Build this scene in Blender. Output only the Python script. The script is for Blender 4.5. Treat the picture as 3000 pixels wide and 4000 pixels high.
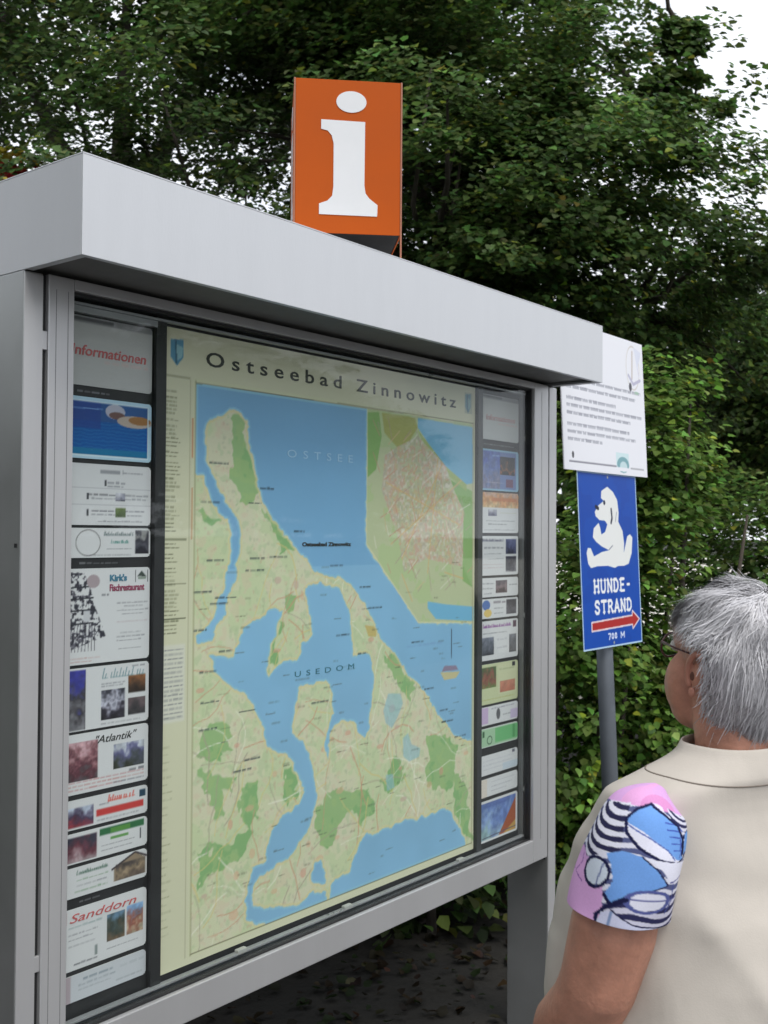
import bpy, bmesh, math, random
import numpy as np
from mathutils import Vector, Matrix, Euler
for o in list(bpy.data.objects): bpy.data.objects.remove(o, do_unlink=True)
random.seed(7); RNG = np.random.default_rng(11)
SC = bpy.context.scene
COL = SC.collection

# ------------------------------------------------------------------ camera
def make_camera():
    cd = bpy.data.cameras.new('camera'); co = bpy.data.objects.new('camera', cd); COL.objects.link(co)
    yaw, pitch, roll = 0.8976, 0.0207, 0.0061
    f = Vector((math.sin(yaw)*math.cos(pitch), math.cos(yaw)*math.cos(pitch), math.sin(pitch)))
    r0 = Vector((math.cos(yaw), -math.sin(yaw), 0)); u0 = r0.cross(f)
    r = math.cos(roll)*r0 + math.sin(roll)*u0; u = -math.sin(roll)*r0 + math.cos(roll)*u0
    m = Matrix((r, u, -f)).transposed().to_4x4(); m.translation = Vector((-1.143, -1.6029, 1.65))
    co.matrix_world = m
    cd.sensor_fit = 'VERTICAL'; cd.sensor_height = 36.0; cd.sensor_width = 27.0
    cd.lens = 36.0*4174.5/4000.0
    cd.clip_start = 0.05; cd.clip_end = 2000
    cd.dof.use_dof = True; cd.dof.focus_distance = 2.3; cd.dof.aperture_fstop = 9.0
    SC.camera = co
make_camera()

# ------------------------------------------------------------------ sky + sun (bright, mostly clouded)
SUN_EL, SUN_AZ = math.radians(58), math.radians(200)     # azimuth clockwise from +Y
def make_world():
    w = bpy.data.worlds.new('World'); SC.world = w; w.use_nodes = True
    nt = w.node_tree; nt.nodes.clear(); N = nt.nodes.new; L = nt.links.new
    out = N('ShaderNodeOutputWorld'); bg = N('ShaderNodeBackground'); bg.inputs['Strength'].default_value = 0.115
    sky = N('ShaderNodeTexSky'); sky.sky_type = 'NISHITA'; sky.sun_disc = False
    sky.sun_elevation = SUN_EL; sky.sun_rotation = SUN_AZ; sky.dust_density = 2.0; sky.air_density = 1.0
    tc = N('ShaderNodeTexCoord'); mp = N('ShaderNodeMapping'); mp.inputs['Scale'].default_value = (1, 1, 2.2)
    mp.inputs['Location'].default_value = (.35, .1, .2)
    nz = N('ShaderNodeTexNoise'); nz.inputs['Scale'].default_value = 2.6; nz.inputs['Detail'].default_value = 7; nz.inputs['Roughness'].default_value = .55
    rp = N('ShaderNodeValToRGB'); rp.color_ramp.elements[0].position = .27; rp.color_ramp.elements[1].position = .46
    mx = N('ShaderNodeMix'); mx.data_type = 'RGBA'
    cl = N('ShaderNodeMix'); cl.data_type = 'RGBA'
    nz2 = N('ShaderNodeTexNoise'); nz2.inputs['Scale'].default_value = 5.0; nz2.inputs['Detail'].default_value = 5
    cl.inputs['A'].default_value = (4.9, 5.3, 6.0, 1); cl.inputs['B'].default_value = (8.6, 8.7, 8.9, 1)
    L(tc.outputs['Generated'], mp.inputs['Vector']); L(mp.outputs['Vector'], nz.inputs['Vector']); L(mp.outputs['Vector'], nz2.inputs['Vector'])
    L(nz.outputs['Fac'], rp.inputs['Fac']); L(nz2.outputs['Fac'], cl.inputs['Factor'])
    L(rp.outputs['Color'], mx.inputs['Factor']); L(sky.outputs['Color'], mx.inputs['A']); L(cl.outputs['Result'], mx.inputs['B'])
    L(mx.outputs['Result'], bg.inputs['Color']); L(bg.outputs['Background'], out.inputs['Surface'])
make_world()
def make_sun():
    l = bpy.data.lights.new('sun', 'SUN'); l.energy = 1.2; l.angle = math.radians(25); l.color = (1, .96, .9)
    o = bpy.data.objects.new('sun', l); COL.objects.link(o)
    d = Vector((math.sin(SUN_AZ)*math.cos(SUN_EL), math.cos(SUN_AZ)*math.cos(SUN_EL), math.sin(SUN_EL)))
    o.rotation_euler = (-d).to_track_quat('-Z', 'Y').to_euler(); o.location = (0, 0, 20)
make_sun()
SC.view_settings.view_transform = 'Standard'; SC.view_settings.look = 'None'
SC.view_settings.exposure = 0.75; SC.view_settings.gamma = 1.0
SC.render.engine = 'CYCLES'
SC.render.resolution_x = 768; SC.render.resolution_y = 1024
SC.cycles.max_bounces = 8; SC.cycles.transparent_max_bounces = 16

# ------------------------------------------------------------------ materials
def lin(c):
    c = np.asarray(c, float)/255.0
    return np.where(c <= .04045, c/12.92, ((c+.055)/1.055)**2.4)
MATS = {}
def mat(name, col, rough=.6, metal=0.0, var=.08, scale=8.0, bump=0.0, bscale=60.0, spec=.5, coat=0.0, stretch=(1, 1, 1), rvar=.1):
    if name in MATS: return MATS[name]
    m = bpy.data.materials.new(name); m.use_nodes = True; nt = m.node_tree; N = nt.nodes.new; L = nt.links.new
    b = nt.nodes['Principled BSDF']; b.inputs['Roughness'].default_value = rough; b.inputs['Metallic'].default_value = metal
    b.inputs['Specular IOR Level'].default_value = spec; b.inputs['Coat Weight'].default_value = coat
    tc = N('ShaderNodeTexCoord'); mp = N('ShaderNodeMapping'); mp.inputs['Scale'].default_value = stretch
    L(tc.outputs['Object'], mp.inputs['Vector'])
    nz = N('ShaderNodeTexNoise'); nz.inputs['Scale'].default_value = scale; nz.inputs['Detail'].default_value = 6; nz.inputs['Roughness'].default_value = .65
    L(mp.outputs['Vector'], nz.inputs['Vector'])
    mr = N('ShaderNodeMapRange'); mr.inputs['From Min'].default_value = .3; mr.inputs['From Max'].default_value = .7
    mr.inputs['To Min'].default_value = 1-var; mr.inputs['To Max'].default_value = 1+var; L(nz.outputs['Fac'], mr.inputs['Value'])
    mm = N('ShaderNodeMix'); mm.data_type = 'RGBA'; mm.blend_type = 'MULTIPLY'; mm.inputs['Factor'].default_value = 1
    mm.inputs['A'].default_value = (*col, 1); L(mr.outputs['Result'], mm.inputs['B']); L(mm.outputs['Result'], b.inputs['Base Color'])
    r2 = N('ShaderNodeMapRange'); r2.inputs['From Min'].default_value = .3; r2.inputs['From Max'].default_value = .7
    r2.inputs['To Min'].default_value = max(.02, rough-rvar); r2.inputs['To Max'].default_value = min(1, rough+rvar)
    L(nz.outputs['Fac'], r2.inputs['Value']); L(r2.outputs['Result'], b.inputs['Roughness'])
    if bump:
        n2 = N('ShaderNodeTexNoise'); n2.inputs['Scale'].default_value = bscale; n2.inputs['Detail'].default_value = 4; L(mp.outputs['Vector'], n2.inputs['Vector'])
        bp = N('ShaderNodeBump'); bp.inputs['Strength'].default_value = bump; bp.inputs['Distance'].default_value = .01
        L(n2.outputs['Fac'], bp.inputs['Height']); L(bp.outputs['Normal'], b.inputs['Normal'])
    MATS[name] = m; return m
def attr_mat(name, rough=.5, attr='print', coat=0.0, spec=.4, trans=0.0, var=0.0, scale=30):
    if name in MATS: return MATS[name]
    m = bpy.data.materials.new(name); m.use_nodes = True; nt = m.node_tree; N = nt.nodes.new; L = nt.links.new
    b = nt.nodes['Principled BSDF']; b.inputs['Roughness'].default_value = rough; b.inputs['Specular IOR Level'].default_value = spec
    b.inputs['Coat Weight'].default_value = coat
    a = N('ShaderNodeAttribute'); a.attribute_name = attr; src = a.outputs['Color']
    if var:
        tc = N('ShaderNodeTexCoord'); nz = N('ShaderNodeTexNoise'); nz.inputs['Scale'].default_value = scale; nz.inputs['Detail'].default_value = 5
        L(tc.outputs['Object'], nz.inputs['Vector'])
        mr = N('ShaderNodeMapRange'); mr.inputs['From Min'].default_value = .3; mr.inputs['From Max'].default_value = .7
        mr.inputs['To Min'].default_value = 1-var; mr.inputs['To Max'].default_value = 1+var; L(nz.outputs['Fac'], mr.inputs['Value'])
        mm = N('ShaderNodeMix'); mm.data_type = 'RGBA'; mm.blend_type = 'MULTIPLY'; mm.inputs['Factor'].default_value = 1
        L(src, mm.inputs['A']); L(mr.outputs['Result'], mm.inputs['B']); src = mm.outputs['Result']
    L(src, b.inputs['Base Color'])
    if trans:
        t = N('ShaderNodeBsdfTranslucent'); L(src, t.inputs['Color']); mx = N('ShaderNodeMixShader'); mx.inputs[0].default_value = trans
        L(b.outputs[0], mx.inputs[1]); L(t.outputs[0], mx.inputs[2]); L(mx.outputs[0], nt.nodes['Material Output'].inputs['Surface'])
    MATS[name] = m; return m
def glass_mat():
    m = bpy.data.materials.new('clear_glass'); m.use_nodes = True; nt = m.node_tree; N = nt.nodes.new; L = nt.links.new
    nt.nodes.remove(nt.nodes['Principled BSDF'])
    t = N('ShaderNodeBsdfTransparent'); t.inputs['Color'].default_value = (.955, .972, .965, 1)
    g = N('ShaderNodeBsdfGlossy'); g.inputs['Roughness'].default_value = .015
    fr = N('ShaderNodeFresnel'); ge = N('ShaderNodeNewGeometry'); mi = N('ShaderNodeMix'); mi.inputs['A'].default_value = 1.31; mi.inputs['B'].default_value = 1/1.31
    L(ge.outputs['Backfacing'], mi.inputs['Factor']); L(mi.outputs['Result'], fr.inputs['IOR'])
    mx = N('ShaderNodeMixShader'); L(fr.outputs[0], mx.inputs[0]); L(t.outputs[0], mx.inputs[1]); L(g.outputs[0], mx.inputs[2])
    L(mx.outputs[0], nt.nodes['Material Output'].inputs['Surface']); return m

# ------------------------------------------------------------------ object helpers
def link(name, me, m=None, parent=None, loc=None, rot=None):
    o = bpy.data.objects.new(name, me); COL.objects.link(o)
    if m is not None and me is not None: me.materials.append(m)
    if parent is not None: o.parent = parent
    if loc is not None: o.location = loc
    if rot is not None: o.rotation_euler = rot
    return o
def thing(name, label, cat, loc=(0, 0, 0), rot=(0, 0, 0), group=None):
    o = link(name, None, None, None, loc, rot); o.empty_display_size = .1
    return tag(o, label, cat, group)
def tag(o, label, cat, group=None):
    o['label'] = label; o['category'] = cat
    if group: o['group'] = group
    return o
def box_bm(bm, x0, x1, y0, y1, z0, z1):
    vs = [bm.verts.new((x, y, z)) for x in (x0, x1) for y in (y0, y1) for z in (z0, z1)]
    for f in ((0, 1, 3, 2), (4, 6, 7, 5), (0, 4, 5, 1), (2, 3, 7, 6), (0, 2, 6, 4), (1, 5, 7, 3)): bm.faces.new([vs[i] for i in f])
def boxes(name, bs, m, parent=None, bevel=0.0015, loc=None, rot=None):
    bm = bmesh.new()
    for b in bs: box_bm(bm, *b)
    bmesh.ops.recalc_face_normals(bm, faces=bm.faces)
    if bevel: bmesh.ops.bevel(bm, geom=list(bm.edges), offset=bevel, segments=2, affect='EDGES', profile=.5)
    me = bpy.data.meshes.new(name); bm.to_mesh(me); bm.free()
    return link(name, me, m, parent, loc, rot)
def mesh_np(name, V, F, smooth=True):
    me = bpy.data.meshes.new(name); me.from_pydata([tuple(v) for v in V], [], [tuple(f) for f in F]); me.update()
    if smooth: me.polygons.foreach_set('use_smooth', [True]*len(me.polygons))
    return me
def tube(pts, rad, n=10, cap=True):
    """tapered tube through points: V,F lists"""
    P = [Vector(p) for p in pts]; V = []; F = []
    if not hasattr(rad, '__len__'): rad = [rad]*len(P)
    ref = None
    for i, p in enumerate(P):
        d = (P[min(i+1, len(P)-1)]-P[max(i-1, 0)]).normalized()
        if ref is None: ref = d.orthogonal().normalized()
        ref = (ref-d*ref.dot(d)).normalized(); b = d.cross(ref)
        for k in range(n):
            a = 2*math.pi*k/n; V.append(p+(ref*math.cos(a)+b*math.sin(a))*rad[i])
    for i in range(len(P)-1):
        for k in range(n): F.append((i*n+k, i*n+(k+1) % n, (i+1)*n+(k+1) % n, (i+1)*n+k))
    if cap: F.append(tuple(range(n-1, -1, -1))); F.append(tuple((len(P)-1)*n+k for k in range(n)))
    return V, F
def tubes_mesh(name, list_, n=10, smooth=True):
    V = []; F = []
    for pts, rad in list_:
        v, f = tube(pts, rad, n); o = len(V); V += v; F += [tuple(i+o for i in q) for q in f]
    return mesh_np(name, V, F, smooth)
def text_mesh(s, size, bold=0.0, space=1.0, shear=0.0, ext=0.0004):
    c = bpy.data.curves.new('t', 'FONT'); c.body = s; c.size = size; c.offset = bold; c.space_character = space; c.shear = shear; c.extrude = ext
    c.resolution_u = 3
    o = bpy.data.objects.new('t', c); COL.objects.link(o)
    dg = bpy.context.evaluated_depsgraph_get(); me = bpy.data.meshes.new_from_object(o.evaluated_get(dg))
    bpy.data.objects.remove(o, do_unlink=True); bpy.data.curves.remove(c)
    return me
def place_text(name, s, m, parent, x0, x1, y, z, size, split=False, **kw):
    """lettering on a surface that faces -Y, stretched to span x0..x1"""
    me = text_mesh(s, size, **kw); co = np.zeros(len(me.vertices)*3); me.vertices.foreach_get('co', co); co = co.reshape(-1, 3)
    a, b = co[:, 0].min(), co[:, 0].max(); k = (x1-x0)/(b-a) if x1 is not None else 1.0
    n = np.stack([(co[:, 0]-a)*k+x0, y-co[:, 2], z+co[:, 1]], 1)
    me.vertices.foreach_set('co', n.ravel()); me.update()
    if not split: return link(name, me, m, parent)
    # one object per character: connected pieces whose spans overlap sideways belong to the same letter
    par = list(range(len(n)))
    def fd(i):
        while par[i] != i: par[i] = par[par[i]]; i = par[i]
        return i
    for e in me.edges: par[fd(e.vertices[0])] = fd(e.vertices[1])
    root = [fd(i) for i in range(len(n))]; sp = {}
    for i, r_ in enumerate(root): a_, b_ = sp.get(r_, (9, -9)); sp[r_] = (min(a_, n[i, 0]), max(b_, n[i, 0]))
    grp = []
    for r_, (a_, b_) in sorted(sp.items(), key=lambda q: q[1][0]):
        if grp and a_ < grp[-1][1]-.0005: grp[-1][2].add(r_); grp[-1][1] = max(grp[-1][1], b_)
        else: grp.append([a_, b_, {r_}])
    for a_, b_, rs in grp:
        vi = [i for i in range(len(n)) if root[i] in rs]; mp_ = {v: k for k, v in enumerate(vi)}
        F = [[mp_[v] for v in q.vertices] for q in me.polygons if q.vertices[0] in mp_]
        link(name, mesh_np(name, n[vi], F, False), m, parent)
    bpy.data.meshes.remove(me)

# ------------------------------------------------------------------ flat print: painted on a fine grid as colours of its vertices
class Canvas:
    def __init__(s, w, h, nx, bg):
        s.w, s.h = w, h; s.nx = nx; s.ny = max(4, int(round(nx*h/w))); ss = 2
        s.ss = ss; X = (np.arange(s.nx*ss)+.5)/(s.nx*ss)*w; Y = (np.arange(s.ny*ss)+.5)/(s.ny*ss)*h
        s.X, s.Y = np.meshgrid(X, Y); s.I = np.zeros(s.X.shape+(3,)); s.I[:] = bg
    def put(s, M, col, a=1.0):
        col = np.asarray(col, float)
        if col.ndim == 1: s.I[M] = s.I[M]*(1-a)+col*a
        else: s.I[M] = s.I[M]*(1-a)+col[M]*a
    def rect(s, x0, y0, x1, y1, c, a=1.0): s.put((s.X >= x0) & (s.X < x1) & (s.Y >= y0) & (s.Y < y1), c, a)
    def ell(s, cx, cy, rx, ry, c, a=1.0): s.put(((s.X-cx)/rx)**2+((s.Y-cy)/ry)**2 < 1, c, a)
    def ring(s, cx, cy, rx, ry, t, c):
        d = np.sqrt(((s.X-cx)/rx)**2+((s.Y-cy)/ry)**2); s.put(np.abs(d-1)*min(rx, ry) < t/2, c)
    def mask(s, pts, warp=None):
        M = np.zeros(s.X.shape, bool); n = len(pts)
        if warp is not None:
            X, Y = s.X, s.Y; s.X, s.Y = X+warp[0], Y+warp[1]; M = s.mask(pts); s.X, s.Y = X, Y; return M
        for i in range(n):
            x0, y0 = pts[i]; x1, y1 = pts[(i+1) % n]
            if y0 == y1: continue
            c = ((y0 > s.Y) != (y1 > s.Y)) & (s.X < (x1-x0)*(s.Y-y0)/(y1-y0)+x0); M ^= c
        return M
    def poly(s, pts, c, a=1.0): s.put(s.mask(pts), c, a)
    def line(s, pts, t, c, a=1.0):
        for (x0, y0), (x1, y1) in zip(pts[:-1], pts[1:]):
            dx, dy = x1-x0, y1-y0; q = np.clip(((s.X-x0)*dx+(s.Y-y0)*dy)/(dx*dx+dy*dy+1e-12), 0, 1)
            s.put((s.X-x0-q*dx)**2+(s.Y-y0-q*dy)**2 < (t/2)**2, c, a)
    def words(s, x0, x1, y, t, c, a=.6, seed=0):
        r = random.Random(seed); x = x0
        while x < x1:
            l = t*r.uniform(2.0, 6.0); s.rect(x, y-t/2, min(x+l, x1), y+t/2*r.uniform(.5, 1.2), c, a*r.uniform(.65, 1)); x += l+t*r.uniform(.5, .9)
    def noise(s, scale, seed, octv=3):
        r = np.random.default_rng(seed); out = np.zeros(s.X.shape); amp = 1.0; tot = 0
        for o in range(octv):
            n = max(2, int(scale*2**o)); m = max(2, int(scale*2**o*s.h/s.w))
            g = r.random((m+2, n+2)); fx = s.X/s.w*n; fy = s.Y/s.h*m
            ix = fx.astype(int); iy = fy.astype(int); tx = fx-ix; ty = fy-iy; tx = tx*tx*(3-2*tx); ty = ty*ty*(3-2*ty)
            ix = np.clip(ix, 0, n); iy = np.clip(iy, 0, m)
            v = (g[iy, ix]*(1-tx)+g[iy, ix+1]*tx)*(1-ty)+(g[iy+1, ix]*(1-tx)+g[iy+1, ix+1]*tx)*ty
            out += v*amp; tot += amp; amp *= .6
        return out/tot
    def photo(s, x0, y0, x1, y1, pal, seed, scale=13):
        """small blurred snapshot: palette runs from bottom to top, broken up by noise"""
        M = (s.X >= x0) & (s.X < x1) & (s.Y >= y0) & (s.Y < y1)
        n = s.noise(scale, seed, 3); f = np.clip((s.Y-y0)/(y1-y0)+(n-.5)*1.25, 0, .999)*(len(pal)-1)
        i = f.astype(int); t = (f-i)[..., None]; P = np.asarray(pal, float); c = P[i]*(1-t)+P[np.minimum(i+1, len(pal)-1)]*t
        c = c*(.82+.36*s.noise(scale*1.6, seed+1, 2))[..., None]; s.put(M, np.clip(c, 0, 255))
    def image(s):
        k = s.ss; return s.I.reshape(s.ny, k, s.nx, k, 3).mean((1, 3))
    def build(s, name, m, parent, loc, radius=0.0, amul=1.0):
        im = lin(np.clip(s.image(), 0, 255))*amul; ny, nx = s.ny, s.nx
        x = np.linspace(0, s.w, nx); z = np.linspace(0, s.h, ny); X, Z = np.meshgrid(x, z)
        V = np.stack([X.ravel(), np.zeros(nx*ny), Z.ravel()], 1)
        i = np.arange((ny-1)*(nx-1)); r = i//(nx-1); c = i % (nx-1); a = r*nx+c
        F = np.stack([a, a+1, a+nx+1, a+nx], 1)
        if radius:
            cx = V[F].mean(1); dx = np.maximum(np.maximum(radius-cx[:, 0], cx[:, 0]-(s.w-radius)), 0); dz = np.maximum(np.maximum(radius-cx[:, 2], cx[:, 2]-(s.h-radius)), 0)
            F = F[dx*dx+dz*dz < radius*radius]
        me = quads_mesh(name, V, F); at = me.color_attributes.new('print', 'FLOAT_COLOR', 'POINT')
        cc = np.ones((nx*ny, 4)); cc[:, :3] = im.reshape(-1, 3); at.data.foreach_set('color', cc.ravel())
        return link(name, me, m, parent, loc)
def quads_mesh(name, V, F, smooth=False):
    me = bpy.data.meshes.new(name); k = F.shape[1]
    me.vertices.add(len(V)); me.vertices.foreach_set('co', np.asarray(V, np.float32).ravel())
    me.loops.add(F.size); me.loops.foreach_set('vertex_index', F.astype(np.int32).ravel())
    me.polygons.add(len(F)); me.polygons.foreach_set('loop_start', np.arange(0, F.size, k, dtype=np.int32))
    try: me.polygons.foreach_set('loop_total', np.full(len(F), k, np.int32))
    except Exception: pass
    if smooth: me.polygons.foreach_set('use_smooth', np.ones(len(F), bool))
    me.update(calc_edges=True); me.validate(); return me

# ================================================================== SETTING
def sheet(name, pts, z, m, cuts=0):
    bm = bmesh.new(); bm.faces.new([bm.verts.new((x, y, z)) for x, y in pts]); me = bpy.data.meshes.new(name); bm.to_mesh(me); bm.free()
    o = link(name, me, m); o['kind'] = 'structure'; return o
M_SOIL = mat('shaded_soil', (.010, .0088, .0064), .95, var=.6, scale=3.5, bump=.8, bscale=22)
M_PATH = mat('grey_asphalt_path', (.11, .108, .105), .9, var=.2, scale=2.5, bump=.25, bscale=90)
M_SAND = mat('pale_sandy_track', (.56, .53, .47), .95, var=.12, scale=.8, bump=.3, bscale=30)
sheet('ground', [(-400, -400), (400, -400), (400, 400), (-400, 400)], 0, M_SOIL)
sheet('path', [(-30, -6.0), (30, -6.0), (30, -.1), (-30, -.1)], .012, M_PATH)
sheet('track', [(5.2, -1.6), (60, -40), (90, 20), (40, 60), (9.0, 12.0), (8.2, 1.6)], .006, M_SAND)

# ---- leaves: folded six-point blades, thousands in one crown
def leaf_mesh(name, P, N, D, S, Cc, wid=.5):
    n = len(P); N = N/np.linalg.norm(N, axis=1, keepdims=True)
    D = D-N*(D*N).sum(1, keepdims=True); D = D/(np.linalg.norm(D, axis=1, keepdims=True)+1e-9); B = np.cross(N, D)
    prof = [(0, 0, 0), (-.92*wid, .28, .10), (-.62*wid, .68, .08), (0, 1, -.06), (.62*wid, .68, .08), (.92*wid, .28, .10)]
    V = np.zeros((n, 6, 3))
    for i, (b, d, h) in enumerate(prof): V[:, i] = P+(B*b+D*(d-.3)+N*h)*S[:, None]
    a = np.arange(n)[:, None]*6; F = np.concatenate([a+np.array([[0, 1, 2, 3]]), a+np.array([[0, 3, 4, 5]])], 0)
    me = quads_mesh(name, V.reshape(-1, 3), F)
    at = me.color_attributes.new('leaf', 'FLOAT_COLOR', 'POINT'); c = np.ones((n, 6, 4)); c[:, :, :3] = Cc[:, None, :]
    at.data.foreach_set('color', c.ravel()); return me
M_LEAF = attr_mat('leaf_green', .55, 'leaf', spec=.2, trans=.45)
M_BARK = mat('grey_brown_bark', (.055, .045, .035), .95, var=.35, scale=14, bump=.9, bscale=35, stretch=(1, 1, .25))
def leaf_cols(n, rng, base, spread=.35, yellow=.05):
    c = np.array(base)[None]*np.exp(rng.normal(0, spread, (n, 1)))*np.exp(rng.normal(0, .12, (n, 3)))
    y = rng.random(n) < yellow; c[y] = c[y]*np.array([2.4, 1.7, .9]); return np.clip(c, 0, .6)
def unit(rng, n):
    v = rng.normal(size=(n, 3)); return v/np.linalg.norm(v, axis=1, keepdims=True)
def sprays(cent, outw, rng, per, rad, size, base, spread, yellow, flat=.35):
    """leaf sprays: drooping flattened clumps round twig ends; every clump has its own tone"""
    n = len(cent); K = per
    off = unit(rng, n*K)*(rng.random((n*K, 1))**.4); off[:, 2] *= flat
    C = np.repeat(cent, K, 0); O = np.repeat(outw, K, 0); R = np.repeat(rad, K)[:, None]
    P = C+off*R; P[:, 2] -= .25*R[:, 0]*(off[:, 0]**2+off[:, 1]**2)
    N = np.array([[0, 0, 1.0]])+O*.55+unit(rng, n*K)*.65
    D = O*.8+off*1.1+unit(rng, n*K)*.6-np.array([[0, 0, .55]])
    S = size*(.65+.6*rng.random(n*K)); tone = np.exp(rng.normal(0, .28, n)); Cc = leaf_cols(n*K, rng, base, spread, yellow)*np.repeat(tone, K)[:, None]
    return P, N, D, S, np.clip(Cc, 0, .6)
def tree(name, label, base, lobes, nspray, per, size, colour, seed, trunk_r=.22, spray_r=.42, yellow=.04, twigs=140, group=None, inner=.5):
    rng = np.random.default_rng(seed)
    t = thing(name, label, 'tree', (base[0], base[1], 0), group=group)
    nb = max(8, nspray//11)                                  # boughs; each carries about eleven sprays
    vol = np.array([l[3]**2*l[4] for l in lobes])**.72; vol /= vol.sum(); idx = rng.choice(len(lobes), nb, p=vol); k_ = 2*len(lobes); idx[:k_] = np.tile(np.arange(len(lobes)), 2)[:len(idx[:k_])]
    L = np.array(lobes); u = unit(rng, nb); rr = inner+(1-inner)*rng.random(nb)**.6
    rr *= 1+.16*np.sin(u[:, 0]*5+idx)*np.cos(u[:, 2]*6+idx*2)
    bough = L[idx, :3]+u*rr[:, None]*np.stack([L[idx, 3], L[idx, 3], L[idx, 4]], 1)
    own = rng.integers(0, nb, nspray); own[:nb] = np.arange(nb)
    sp_ = np.minimum(.42, L[idx, 4]*.55)[own][:, None]
    cent = bough[own]+rng.normal(0, 1, (nspray, 3))*np.array([[1, 1, .55]])*sp_
    lsz = np.clip(L[idx, 3]/.9, .45, 1)[own]; ok_ = cent[:, 2] > .8; cent = cent[ok_]; lsz = lsz[ok_]; outw = cent-np.array([0, 0, 3.2]); outw /= np.linalg.norm(outw, axis=1, keepdims=True)
    rad = spray_r*(.6+.8*rng.random(len(cent)))*lsz
    me = leaf_mesh('crown', *sprays(cent, outw, rng, per, rad, size, colour, .3, yellow)); c = link('crown', me, M_LEAF, t); c['kind'] = 'stuff'
    # trunk and limbs
    top = max(l[2] for l in lobes)
    tr = [(0, 0, -.05), (.03, .02, .5), (-.02, .05, 1.4), (.04, -.03, 2.6), (0, .06, 4.0), (.05, 0, top)]
    link('trunk', tubes_mesh('trunk', [(tr, [trunk_r*1.35, trunk_r, trunk_r*.86, trunk_r*.72, trunk_r*.5, trunk_r*.12])], 14), M_BARK, t)
    lim = []
    for l in lobes:
        s = Vector((0, 0, max(1.2, min(l[2]-.9, 4.2)))); e = Vector(l[:3]); m = (s+e)/2+Vector((0, 0, -.25))
        q_ = min(1, l[3]/1.2); lim.append(([s, m, e], [trunk_r*.5*q_, trunk_r*.33*q_, trunk_r*.12*q_*q_]))
    pick = rng.choice(len(cent), min(twigs, len(cent)), replace=False)
    for i in pick:
        e = Vector(cent[i]); l = min(lobes, key=lambda q: (Vector(q[:3])-e).length); s = Vector(l[:3]); s = s+(e-s)*.15
        m = (s+e)/2+Vector(rng.normal(0, .08, 3)); lim.append(([s, m, e], [.028, .018, .006]))
    link('limbs', tubes_mesh('limbs', lim, 6), M_BARK, t)
    return t
G1 = (.064, .108, .034); G4 = (.078, .132, .037)
tree('broadleaf_tree', 'tall dark leafy tree with sky glinting through, behind the canopy corner of the display case', (4.62, 5.93),
     [(-.13, .15, 4.6, 2.5, 2.3), (-1.44, .52, 3.6, 1.5, 1.5), (-.1, -1.49, 3.3, 1.5, 1.4), (.56, -.71, 6.6, 1.9, 1.8), (-.5, 1.26, 6.6, 1.9, 1.7)],
     960, 110, .056, G1, 3, spray_r=.3, group='trees behind the display case')
tree('broadleaf_tree', 'dense leafy tree behind the orange sign, one bough reaching out against the white sky', (6.17, 3.33),
     [(-.45, .45, 4.9, 1.75, 2.0), (.0, -.6, 4.1, 1.4, 1.35), (.28, -1.31, 3.4, 1.4, .9), (-1.03, -.31, 3.3, 1.6, 1.3), (-.2, .3, 6.6, 1.4, 1.5),
      (.93, -1.48, 5.6, .3, .14), (.72, -1.2, 5.25, .35, .25), (.5, -1.0, 4.8, .5, .35), (-.96, .89, 6.4, 1.4, 1.4)],
     1750, 110, .055, G4, 5, spray_r=.28, group='trees behind the display case')
tree('broadleaf_tree', 'lower rounded tree beyond the clipped hedge, right of the bough against the sky', (10.98, 1.15),
     [(.16, -.2, 3.5, 1.3, 1.2), (-.81, .38, 3.3, 1.4, 1.4), (-1.5, .6, 3.1, 1.1, 1.1), (.34, -.75, 3.2, 1.4, 1.4)],
     800, 80, .065, (.06, .105, .028), 8, spray_r=.3, trunk_r=.16, group='trees behind the display case')
tree('broadleaf_tree', 'farther shady tree half hidden behind the tall dark tree with sky gaps', (4.36, 9.94),
     [(0, 0, 5.2, 2.6, 2.6), (.36, -1.25, 3.2, 1.8, 1.6), (-.89, .31, 3.4, 1.8, 1.6), (.38, -.47, 7.4, 2, 1.8)],
     420, 75, .075, G1, 13, spray_r=.34, group='trees behind the display case')

tree('broadleaf_tree', 'shadowy background tree filling the gap above the clipped hedge', (11.4, 4.6),
     [(0, 0, 3.4, 2.2, 1.9), (-.9, 1.2, 3.2, 1.8, 1.6), (.9, -1.3, 3.0, 1.8, 1.5)], 800, 70, .085, (.042, .07, .022), 17, spray_r=.36, group='trees behind the display case')  # leaf colour darkened to carry the shade above the hedge
def copy_tree(o, loc, rz, label, group):
    r = o.copy(); COL.objects.link(r); r.location = loc; r.rotation_euler = (0, 0, rz); r['label'] = label; r['group'] = group
    for ch in o.children: c = ch.copy(); COL.objects.link(c); c.parent = r
    return r
_big = [o for o in bpy.data.objects if o.get('label', '').startswith('dense leafy tree behind')][0]
_low = [o for o in bpy.data.objects if o.get('label', '').startswith('lower rounded tree')][0]
for i, (x, y, rz) in enumerate([(6.5, -9.0, .4), (11.0, -10.5, 1.7), (15.5, -13.0, 2.9), (20.5, -16.5, 4.1), (-5.6, 2.4, 2.2), (-6.5, 7.5, .9), (-6.8, -2.6, 3.6)]):  # tree copies out of view, added for reflections and darker metal
    copy_tree(_low if i < 4 else _big, (x, y, 0), rz, 'unseen leafy tree added across the path for the glass to reflect' if i < 4 else 'unseen leafy tree added beside the near end to darken the case metal', 'unseen trees added across the path' if i < 4 else 'unseen trees added beside the near end')

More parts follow.
